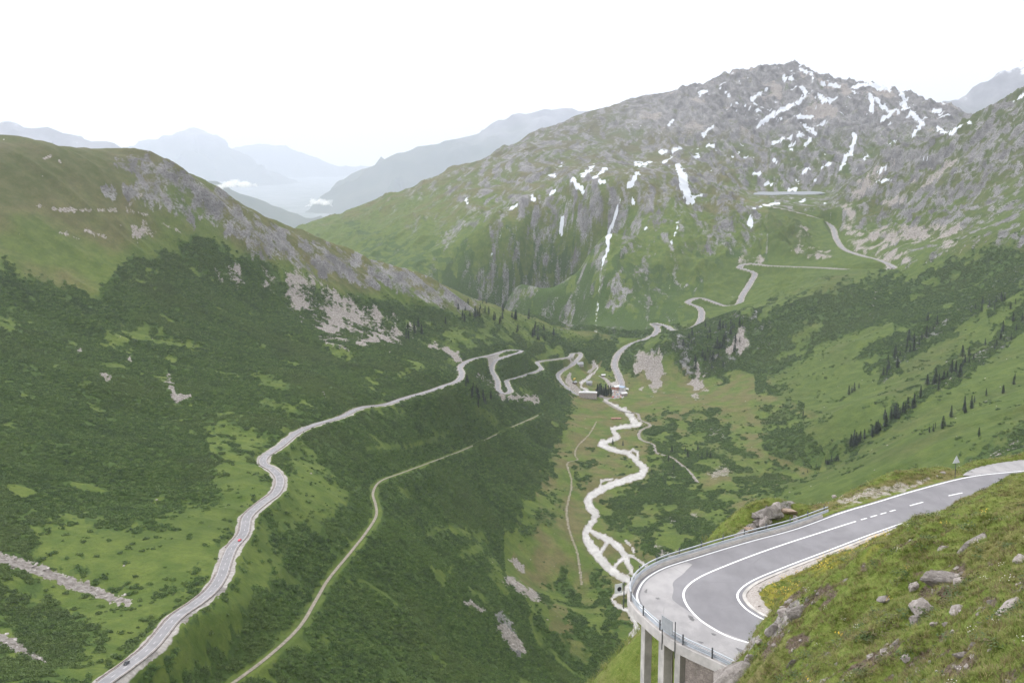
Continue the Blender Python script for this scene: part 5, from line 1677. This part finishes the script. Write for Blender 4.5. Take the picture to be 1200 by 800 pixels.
far_mountain([(600,150,13500),(650,128,13500),(700,114,13600),(745,103,13700),(775,97,13800),(810,96,13900),(860,100,14000),(950,120,14000)], 3600, .5, 870, mountain_material('white_range', -150, .95, 3.2), 3.2)
far_mountain([(1040,150,8600),(1088,128,8700),(1110,117,8700),(1134,106,8800),(1160,92,8800),(1184,74,8900),(1204,68,8900),(1240,44,8900),(1300,30,8900),(1420,40,8900)], 2600, .7, 880, mountain_material('blue_range', 560, .8, 2.4), 2.4)
b = MB()
b.box((-2000, 50000, -1700), (150000, 83000, 20))
t = NT('valley_meadow')
tag(link('valley_floor', b.mesh('valley_floor'), t.out(t.mix(t.ramp(t.noise(.002, 5), .4, .6), (.10, .125, .09), (.20, .215, .19)), .95)), kind='structure')
# clouds caught low between the ridges
M_cloud = bpy.data.materials.new('cloud_vapour'); M_cloud.use_nodes = True
ct = M_cloud.node_tree; ct.nodes.remove(ct.nodes['Principled BSDF'])
cv = ct.nodes.new('ShaderNodeVolumePrincipled'); cv.inputs['Color'].default_value = (1, 1, 1, 1); cv.inputs['Density'].default_value = .016; cv.inputs['Anisotropy'].default_value = .3
ct.links.new(cv.outputs[0], ct.nodes['Material Output'].inputs['Volume'])
Iv, If = ico(2)
def cloud(spots, d, seed):
    """small cumulus: a heap of puffs fused into one soft body"""
    rng = np.random.default_rng(seed)
    Vs, Fs, n = [], [], 0
    k0 = d / F
    for px, py, r0 in spots:
        for k in range(22):
            f_ = rng.random()
            c = P(px + rng.normal(0, r0 * .6), py + 2 - r0 * .8 * f_, d + rng.normal(0, 50))
            rad = r0 * rng.uniform(.25, .5) * (1 - .45 * f_) * k0
            Vs.append(Iv * rad * np.array([1.25, 1.2, .9]) + c); Fs.append(If + n); n += len(Iv)
    o = link('cloud', mesh_np('cloud', np.vstack(Vs), np.vstack(Fs)), M_cloud)
    m = o.modifiers.new('fuse', 'REMESH'); m.mode = 'VOXEL'; m.voxel_size = 1.1 * k0; m.use_smooth_shade = True
    m = o.modifiers.new('soften', 'SMOOTH'); m.iterations = 5; m.factor = .6
    return tag(o, kind='stuff')
cloud([(258,219,6), (266,217,8), (277,216,9), (288,215,7), (298,216,4)], 8000, 1)
cloud([(362,240,4), (372,236,7), (381,237,6), (389,240,3)], 8600, 2)

# ------------------------------------------------------------------ conifers
def conifer_meshes(seed, slim):
    rng = np.random.default_rng(seed)
    Vs, Fs = [], []
    for k in range(210):
        h = .10 + .9 * rng.random() ** .85
        a = rng.uniform(0, 6.283)
        rmax = slim * (1 - h) ** .8 * (1 + .25 * math.sin(a * 2 + seed)) * (1.0 if h > .18 else .8) + .008
        r0 = rmax * rng.uniform(.2, .5); r1 = rmax * rng.uniform(.75, 1.15)
        s = .035 + .03 * (1 - h); dz = -.05 * rng.uniform(.5, 1.6) * (1 - h * .5)
        d = np.array([math.cos(a), math.sin(a), 0]); p = np.array([-d[1], d[0], 0])
        i = len(Vs)
        Vs += [d * r0 + (0, 0, h), d * (r0 + r1) / 2 + p * s + (0, 0, h + dz * .4), d * r1 + (0, 0, h + dz), d * (r0 + r1) / 2 - p * s + (0, 0, h + dz * .4)]
        Fs.append([i, i + 1, i + 2, i + 3])
    crown = mesh_np('crown', np.array(Vs), np.array(Fs))
    trunk = MB().tube((0, 0, -.06), (0, 0, .9), .022, .004, 6).mesh('trunk')
    return trunk, crown


M_bark = simple('bark', (.09, .065, .05), .3, 6, .95)
M_fir = varied('fir_needles', [(.014, .026, .013), (.020, .034, .016), (.027, .042, .020), (.018, .028, .017)], rough=.7)
fir_k = []
for k in range(4):
    tr, cr_ = conifer_meshes(500 + k, (.17, .20, .23, .15)[k])
    tr.materials.append(M_bark); cr_.materials.append(M_fir)
    fir_k.append((tr, cr_))
n_fir = 0


def fir(px, py, hpx, label, group, d0=400):
    global n_fir
    p = hit(px, py, d0)
    hpx *= RNG.uniform(.75, 1.25)
    h = hpx * math.hypot(p[1], p[2]) / F
    if p[1] > 8000: return
    r = empty('fir_tree', tuple(p), RNG.uniform(0, 6.28))
    r.scale = (h * RNG.uniform(.95, 1.55), h * RNG.uniform(.95, 1.55), h)
    tr, cr_ = fir_k[n_fir % 4]
    for nm_, me_ in (('trunk', tr), ('crown', cr_)):
        o = bpy.data.objects.new(nm_, me_); COL.objects.link(o); o.parent = r
    tag(r, label, 'tree', group)
    n_fir += 1


def fir_row(line, n, spread, hmin, hmax, label, group, d0=1200):
    line = np.array(line, dtype=float)
    L = np.concatenate([[0], np.cumsum(np.hypot(*np.diff(line, axis=0).T))])
    for k in range(n):
        s = RNG.uniform(0, L[-1])
        fir(np.interp(s, L, line[:, 0]) + RNG.normal(0, spread), np.interp(s, L, line[:, 1]) + RNG.normal(0, spread * .8), RNG.uniform(hmin, hmax), label, group, d0)


fir_row([(993,528),(1008,518),(1024,508),(1042,496)], 22, 3.0, 9, 15, 'dark fir in the dense lower end of the long tree row on the right slope', 'firs at the lower end of the long row')
fir_row([(1046,492),(1062,482),(1080,470)], 14, 2.6, 8, 14, 'dark fir in the middle of the long tree row on the right slope', 'firs in the middle of the long row')
fir_row([(1090,452),(1104,446),(1120,436)], 18, 4, 9, 15, 'dark fir in the thicket above the pale rocks on the right slope', 'firs above the pale rocks')
fir_row([(1130,428),(1150,416),(1172,402),(1198,378)], 16, 5, 7, 12, 'dark fir among rocks where the tree row meets the right edge', 'firs at the upper end of the long row')
fir_row([(1036,440),(1046,425),(1062,410),(1082,394),(1098,384)], 26, 5, 7, 13, 'dark fir clinging to the steep rocky band above the smooth meadow', 'firs on the rocky band')
fir_row([(1112,372),(1140,360),(1170,356),(1196,352)], 12, 5, 6, 10, 'dark fir on the crags high at the right edge', 'firs on the high crags')
fir_row([(1117,487),(1134,481),(1146,470),(1156,463)], 9, 2, 10, 16, 'tall fir in the short row on the smooth right meadow', 'firs in the short meadow row')
fir_row([(1174,462),(1184,452),(1192,444)], 4, 1.5, 8, 12, 'fir in the small group near the right edge of the meadow', 'firs near the right edge')
fir_row([(1086,507),(1096,504),(1104,500)], 6, 1.5, 8, 14, 'fir in the little clump in the middle of the right meadow', 'firs of the little meadow clump')
fir_row([(993,464),(1000,460),(1006,455)], 4, .8, 8, 11, 'fir of the lone trio on the slope above the valley floor', 'firs of the lone trio')
fir_row([(948,555),(958,549),(972,543),(984,538)], 12, 2, 5, 9, 'low fir in the dark strip at the foot of the right slope', 'firs at the foot of the right slope')
for px, py, h_, lb_ in [(941, 489, 9, 'single fir standing alone on the rough fan right of the valley floor'), (1147, 512, 10, 'single fir beside the scattered stones at the right'), (718, 521, 7, 'fir on the left of the pair by the river bend'), (730, 522, 6, 'fir on the right of the pair by the river bend')]: fir(px, py, h_, lb_, None, 1000)
fir_row([(700,462),(708,463),(713,464)], 16, 3.2, 8, 13, 'dark fir in the grove behind the hotel', 'firs of the grove behind the hotel', 2300)
fir_row([(766,545),(800,540),(822,536),(846,530)], 12, 9, 6, 9, 'fir scattered among shrubs on the valley floor', 'firs on the valley floor', 1000)
fir_row([(535,385),(560,362),(590,372),(620,386),(645,398)], 40, 8, 6, 11, 'dark fir on the end of the left spur above the hairpins', 'firs on the end of the left spur', 1500)
fir_row([(478,384),(496,386),(470,404)], 7, 6, 9, 14, 'fir beside the foot of the pale scree on the left slope', 'firs by the left scree', 1200)
fir_row([(553,466),(566,470),(560,460),(548,452)], 12, 4, 9, 13, 'fir below the sharp bend of the left road', 'firs below the left road bend', 1200)
fir_row([(790,415),(812,400),(838,386),(866,384),(850,410),(812,428)], 48, 8, 6, 11, 'dark fir on the shadowed crag behind the valley floor', 'firs on the dark crag', 1800)
print('firs', n_fir)


# ------------------------------------------------------------------ the hamlet
def wall_mat(name, c): return simple(name, c, .1, .4, .85)


M_plaster = wall_mat('pink_plaster', (.40, .33, .31)); M_plaster2 = wall_mat('grey_plaster', (.36, .35, .34)); M_plaster3 = wall_mat('red_plaster', (.46, .22, .16)); M_white = wall_mat('white_plaster', (.66, .65, .63)); M_wood = wall_mat('dark_wood', (.12, .08, .055))
M_roofp = simple('pale_roof', (.60, .59, .58), .12, .6, .6); M_roofg = simple('grey_roof', (.30, .30, .31), .15, .6, .7); M_roofb = simple('blue_roof', (.30, .38, .50), .1, .6, .6)
M_glass = simple('window_glass', (.03, .035, .04), .2, 1, .2); M_trim = simple('trim', (.6, .58, .55), .08, 1, .7)


def house(name, px, py, z, L_, W_, H_, rise, rz, wm, rm, cat, label, rows, cols, flat_roof=False):
    p = PZ(px, py, z)
    p[2] = grid_z(p[0], p[1]) - .3
    r = tag(empty(name, tuple(p), rz), label, cat)
    part('wall', MB().box((0, 0, H_ / 2), (L_, W_, H_)).mesh('wall'), wm, r)
    b = MB()
    e = .7
    if flat_roof:
        b.box((0, 0, H_ + .35), (L_ + 1.2, W_ + 1.2, .7)); b.box((0, 0, H_ + 1.2), (L_ * .86, W_ * .7, 1.2))
    else:
        h = W_ / 2 + e
        v = [(-L_ / 2 - e, -h, H_ - .15), (-L_ / 2 - e, h, H_ - .15), (-L_ / 2 - e, 0, H_ + rise)]
        a_ = [b.bm.verts.new(q_) for q_ in v]; c_ = [b.bm.verts.new((-q_[0], q_[1], q_[2])) for q_ in v]
        b.bm.faces.new(a_); b.bm.faces.new(c_[::-1])
        for i in range(3): b.bm.faces.new((a_[i], a_[(i + 1) % 3], c_[(i + 1) % 3], c_[i]))
    rf = part('roof', b.mesh('roof'), rm, r)
    if not flat_roof: part('chimney', MB().box((L_ * .2, W_ * .12, H_ + rise), (.9, .9, 1.8)).mesh('chimney'), wm, rf)
    wmesh = MB().box((0, 0, 0), (1.2, .12, 1.6)).mesh('window'); fm = MB().box((0, .03, 0), (1.6, .1, 2.0)).mesh('frame')
    for i in range(rows):
        for j in range(cols):
            o = part('window', wmesh, M_glass if not wmesh.materials else [], r)
            o.location = (-L_ / 2 + L_ * (j + .5) / cols, -W_ / 2 - .06, 2.0 + i * (H_ - 1.5) / rows)
            g = part('frame', fm, M_trim if not fm.materials else [], o)
    part('door', MB().box((0, -W_ / 2 - .05, 1.1), (1.3, .14, 2.2)).mesh('door'), M_wood, r)
    return r


house('hotel', 689, 466.5, -563, 40, 13, 14, 4, -.06, M_plaster, M_roofp, 'hotel', 'long pinkish hotel with a pale roof and three rows of windows in the hamlet', 3, 12, True)
house('stone_house', 679.5, 436, -553, 15, 11, 7, 4.5, .3, M_plaster2, M_roofg, 'house', 'grey stone house with a hipped grey roof beside the last road bend', 2, 4)
house('chapel_house', 690.5, 450, -559, 13, 9, 6, 4, -.2, M_plaster2, M_roofg, 'house', 'low grey house with a pale gable between stream and grove', 2, 4)
house('white_hut', 707, 439.5, -556, 9, 7, 4, 2.5, .1, M_wood, M_roofp, 'hut', 'small hut with a bright white roof right of the stream', 1, 2)
house('depot', 722, 455, -562, 18, 12, 8, 3.5, .7, M_plaster3, M_roofp, 'building', 'reddish building with a white gabled roof at the top of the car park', 2, 4)
house('station', 727.5, 455, -562, 23, 10, 7.5, 3, -.7, M_white, M_roofb, 'building', 'long white building with a bluish roof beside the pass road', 2, 5)
house('shed', 734.5, 454, -561, 7, 5, 3.5, 2, .2, M_white, M_roofp, 'shed', 'little white shed at the right end of the hamlet', 1, 2)
house('barn', 684, 461, -562, 8, 6, 4, 2.5, .9, M_wood, M_roofg, 'barn', 'small dark barn behind the hotel by the gravel yard', 1, 2)
house('shop', 731, 461, -563, 14, 9, 6, 3, .4, M_plaster, M_roofp, 'building', 'pinkish building with a pale roof at the right side of the car park', 2, 4)
house('store', 673.5, 452, -558, 10, 7, 4.5, 2.5, .9, M_wood, M_roofg, 'barn', 'long dark store on the gravel yard inside the last road loop', 1, 3)
house('stone_barn', 722, 489, -561, 20, 5, 2.6, 1.4, .02, M_plaster3, simple('rust_roof', (.36, .20, .15), .2, .6, .8), 'barn', 'low reddish barn on the meadow left of the river', 1, 4)


# ------------------------------------------------------------------ vehicles
def car_body(w=1.75, l=4.2):
    b = MB()
    prof = [(-l / 2, .32), (-l / 2, .72), (-l / 2 + .1, .86), (-l * .22, .92), (-l * .08, 1.38), (l * .22, 1.44), (l * .40, 1.02), (l / 2 - .05, .92), (l / 2, .6), (l / 2, .32)]
    n = len(prof)
    a_ = [b.bm.verts.new((x, -w / 2 * (.84 if z > 1.2 else 1), z)) for x, z in prof]
    c_ = [b.bm.verts.new((x, w / 2 * (.84 if z > 1.2 else 1), z)) for x, z in prof]
    for i in range(n): b.bm.faces.new((a_[i], a_[(i + 1) % n], c_[(i + 1) % n], c_[i]))
    b.bm.faces.new(a_); b.bm.faces.new(c_[::-1])
    bmesh.ops.bevel(b.bm, geom=list(b.bm.edges), offset=.05, segments=2, affect='EDGES')
    return b.mesh('body')


CAR_GL = MB().prism([(-.72, -.80), (.62, -.78), (.62, .78), (-.72, .80)], 1.0, 1.34).mesh('window')
CAR_WH = MB().tube((0, -.1, 0), (0, .1, 0), .31, seg=16).mesh('wheel')
CAR_LT = MB().box((0, 0, 0), (.06, .32, .14)).mesh('headlight')
CAR_RM = MB().tube((0, -.11, 0), (0, .11, 0), .18, seg=12).mesh('rim')
CAR_GL.materials.append(M_glass); CAR_WH.materials.append(simple('tyre', (.03, .03, .03), .1, 3, .9)); CAR_LT.materials.append(simple('lamp_glass', (.7, .7, .66), .05, 3, .3)); CAR_RM.materials.append(M_galv)


def car(loc, rz, col, label, group=None):
    r = tag(empty('parked_car' if group else 'car', tuple(loc), rz), label, 'car', group)
    t = NT('car_paint'); t.b.inputs['Coat Weight'].default_value = .4
    part('body', car_body(), t.out(col, .35), r)
    part('window', CAR_GL, [], r)
    for sx in (-1.3, 1.3):
        for sy in (-.8, .8):
            o = part('wheel', CAR_WH, [], r); o.location = (sx, sy, .31); part('rim', CAR_RM, [], o)
    for sy in (-.6, .6):
        o = part('headlight', CAR_LT, [], r); o.location = (-2.1, sy, .66)
    return r


def on_path(path, px, py, side, col, label):
    k = idx(path, px, py); n = normals2d(path)[k]
    p = path[k].copy(); p[:2] += n * side
    t_ = path[min(k + 1, len(path) - 1)] - path[k - 1]
    car((p[0], p[1], p[2] + .01), math.atan2(t_[1], t_[0]) + (math.pi if side < 0 else 0), col, label)


on_path(road_left, 153, 776, 1.5, (.025, .027, .032), 'dark car driving on the nearest stretch of the left valley road')
on_path(road_left, 280, 634, -1.5, (.55, .05, .07), 'red car on the left valley road below its double bend')
cols = [((.55, .06, .05), 'red'), ((.72, .72, .72), 'white'), ((.08, .16, .42), 'blue'), ((.45, .46, .48), 'silver'), ((.70, .30, .05), 'orange'), ((.05, .05, .06), 'black')]
M_coach = [simple('coach_white', (.72, .72, .72), .04, 1, .4), simple('coach_red', (.55, .10, .08), .04, 1, .4), simple('coach_yellow', (.75, .50, .06), .04, 1, .4)]
for i in range(3):
    for j in range(6):
        p = PZ(720.5 + j * 1.75, 459.5 + i * 2.6, -563.5)
        p[2] = grid_z(p[0], p[1]) + .35
        c, nm_ = cols[(i * 4 + j * 5) % 6]
        row = ('back', 'middle', 'front')[i]; colw = ('first', 'second', 'third', 'fourth', 'fifth', 'sixth')[j]
        car(p, 1.4 + RNG.normal(0, .08), c, f'{nm_} car parked {colw} from the left in the {row} row of the hamlet car park', 'cars parked in the hamlet')
for k, (px, py, nm_) in enumerate([(717.5, 459, 'white'), (718.5, 464, 'red'), (673, 450, 'yellow')]):
    p = PZ(px, py, -562.5); p[2] = grid_z(p[0], p[1]) + .3
    r = tag(empty('coach', tuple(p), 1.2), f'{nm_} coach parked ' + ('at the top left of the hamlet car park', 'at the near left of the hamlet car park', 'in the gravel yard above the hotel')[k], 'coach')
    part('body', MB().box((0, 0, 1.9), (11.5, 2.5, 2.9), bevel=.18).mesh('body'), M_coach[k], r)
    part('window', MB().box((0, 0, 2.35), (10.6, 2.54, .95)).mesh('window'), M_glass, r)
    for sx in (-3.6, 3.4):
        for sy in (-1.1, 1.1):
            o = part('wheel', CAR_WH, [], r); o.location = (sx, sy, .5); o.scale = (1.6,) * 3
# ------------------------------------------------------------------ sky, sun, air
W = bpy.data.worlds.new('World')
S.world = W
W.use_nodes = True
wt = W.node_tree
bg = wt.nodes['Background']
SUN_EL, SUN_AZ = R(52), R(-35)         # azimuth from straight ahead, to the left
sky = wt.nodes.new('ShaderNodeTexSky')
sky.sky_type = 'NISHITA'
sky.sun_disc = False
sky.sun_elevation = SUN_EL
sky.sun_rotation = SUN_AZ
sky.altitude = 2300
# a high white cloud cover, thicker and thinner in places, before the blue
tc = wt.nodes.new('ShaderNodeTexCoord')
nz = wt.nodes.new('ShaderNodeTexNoise')
nz.inputs['Scale'].default_value = 2.2
nz.inputs['Detail'].default_value = 6
mp = wt.nodes.new('ShaderNodeMapping')
mp.inputs['Scale'].default_value = (1, 1, 3.2)
wt.links.new(tc.outputs['Generated'], mp.inputs[0])
wt.links.new(mp.outputs[0], nz.inputs['Vector'])
cr = wt.nodes.new('ShaderNodeMapRange')
cr.inputs['From Min'].default_value = .3; cr.inputs['From Max'].default_value = .7
cr.inputs['To Min'].default_value = .80; cr.inputs['To Max'].default_value = .96
wt.links.new(nz.outputs['Fac'], cr.inputs[0])
mx = wt.nodes.new('ShaderNodeMix'); mx.data_type = 'RGBA'
wt.links.new(cr.outputs[0], mx.inputs[0])
wt.links.new(sky.outputs[0], mx.inputs[6])
mx.inputs[7].default_value = (10.6, 10.6, 10.8, 1)
# an overcast sky is brighter overhead than at the horizon, and brighter on the sun's side
sx = wt.nodes.new('ShaderNodeSeparateXYZ')
wt.links.new(tc.outputs['Generated'], sx.inputs[0])
up = wt.nodes.new('ShaderNodeMapRange')
up.inputs['From Min'].default_value = 0; up.inputs['From Max'].default_value = 1
up.inputs['To Min'].default_value = .76; up.inputs['To Max'].default_value = 1.45
wt.links.new(sx.outputs[2], up.inputs[0])
dt = wt.nodes.new('ShaderNodeVectorMath'); dt.operation = 'DOT_PRODUCT'
wt.links.new(tc.outputs['Generated'], dt.inputs[0])
dt.inputs[1].default_value = (-.9, .43, 0)
sd_ = wt.nodes.new('ShaderNodeMath'); sd_.operation = 'MULTIPLY_ADD'
wt.links.new(dt.outputs['Value'], sd_.inputs[0]); sd_.inputs[1].default_value = .22
wt.links.new(up.outputs[0], sd_.inputs[2])
cl = wt.nodes.new('ShaderNodeTexNoise'); cl.inputs['Scale'].default_value = 1.6; cl.inputs['Detail'].default_value = 5; cl.inputs['Roughness'].default_value = .55
wt.links.new(mp.outputs[0], cl.inputs['Vector'])
cm = wt.nodes.new('ShaderNodeMapRange'); cm.inputs['From Min'].default_value = .3; cm.inputs['From Max'].default_value = .7; cm.inputs['To Min'].default_value = .90; cm.inputs['To Max'].default_value = 1.06
wt.links.new(cl.outputs['Fac'], cm.inputs[0])
ml = wt.nodes.new('ShaderNodeMath'); ml.operation = 'MULTIPLY'
wt.links.new(sd_.outputs[0], ml.inputs[0]); wt.links.new(cm.outputs[0], ml.inputs[1]); sd_ = ml
vm = wt.nodes.new('ShaderNodeVectorMath'); vm.operation = 'SCALE'
wt.links.new(mx.outputs[2], vm.inputs[0]); wt.links.new(sd_.outputs[0], vm.inputs['Scale'])
wt.links.new(vm.outputs[0], bg.inputs['Color'])
bg.inputs['Strength'].default_value = .10
sd = bpy.data.lights.new('sun', 'SUN')
sd.energy = 1.2
sd.angle = R(14)
sd.color = (1.0, .965, .91)
sun = bpy.data.objects.new('sun', sd)
COL.objects.link(sun)
sv = Vector((math.sin(SUN_AZ) * math.cos(SUN_EL), math.cos(SUN_AZ) * math.cos(SUN_EL), math.sin(SUN_EL)))
sun.rotation_euler = sv.to_track_quat('Z', 'Y').to_euler()
sun.location = (0, 0, 300)

if True:
    hz = bpy.data.materials.new('haze')
    hz.use_nodes = True
    ht = hz.node_tree
    ht.nodes.remove(ht.nodes['Principled BSDF'])
    pv = ht.nodes.new('ShaderNodeVolumePrincipled')
    pv.inputs['Color'].default_value = (.84, .89, 1.0, 1)
    pv.inputs['Density'].default_value = HAZE
    pv.inputs['Anisotropy'].default_value = .35
    ht.links.new(pv.outputs[0], ht.nodes['Material Output'].inputs['Volume'])
    b = MB()
    b.box((0, 45000, 2150), (170000, 95000, 7730))
    tag(link('haze', b.mesh('haze'), hz), kind='stuff')

S.view_settings.view_transform = 'Standard'
S.view_settings.look = 'None'
S.view_settings.gamma = 1
S.view_settings.use_curve_mapping = False
S.view_settings.exposure = EXPOSURE
S.cycles.volume_bounces = 2
S.cycles.max_bounces = 5
S.cycles.diffuse_bounces = 3
S.cycles.glossy_bounces = 2
S.cycles.transparent_max_bounces = 8
S.cycles.use_denoising = True
S.cycles.denoiser = 'OPENIMAGEDENOISE'
S.cycles.denoising_input_passes = 'RGB_ALBEDO_NORMAL'
S.render.film_transparent = False
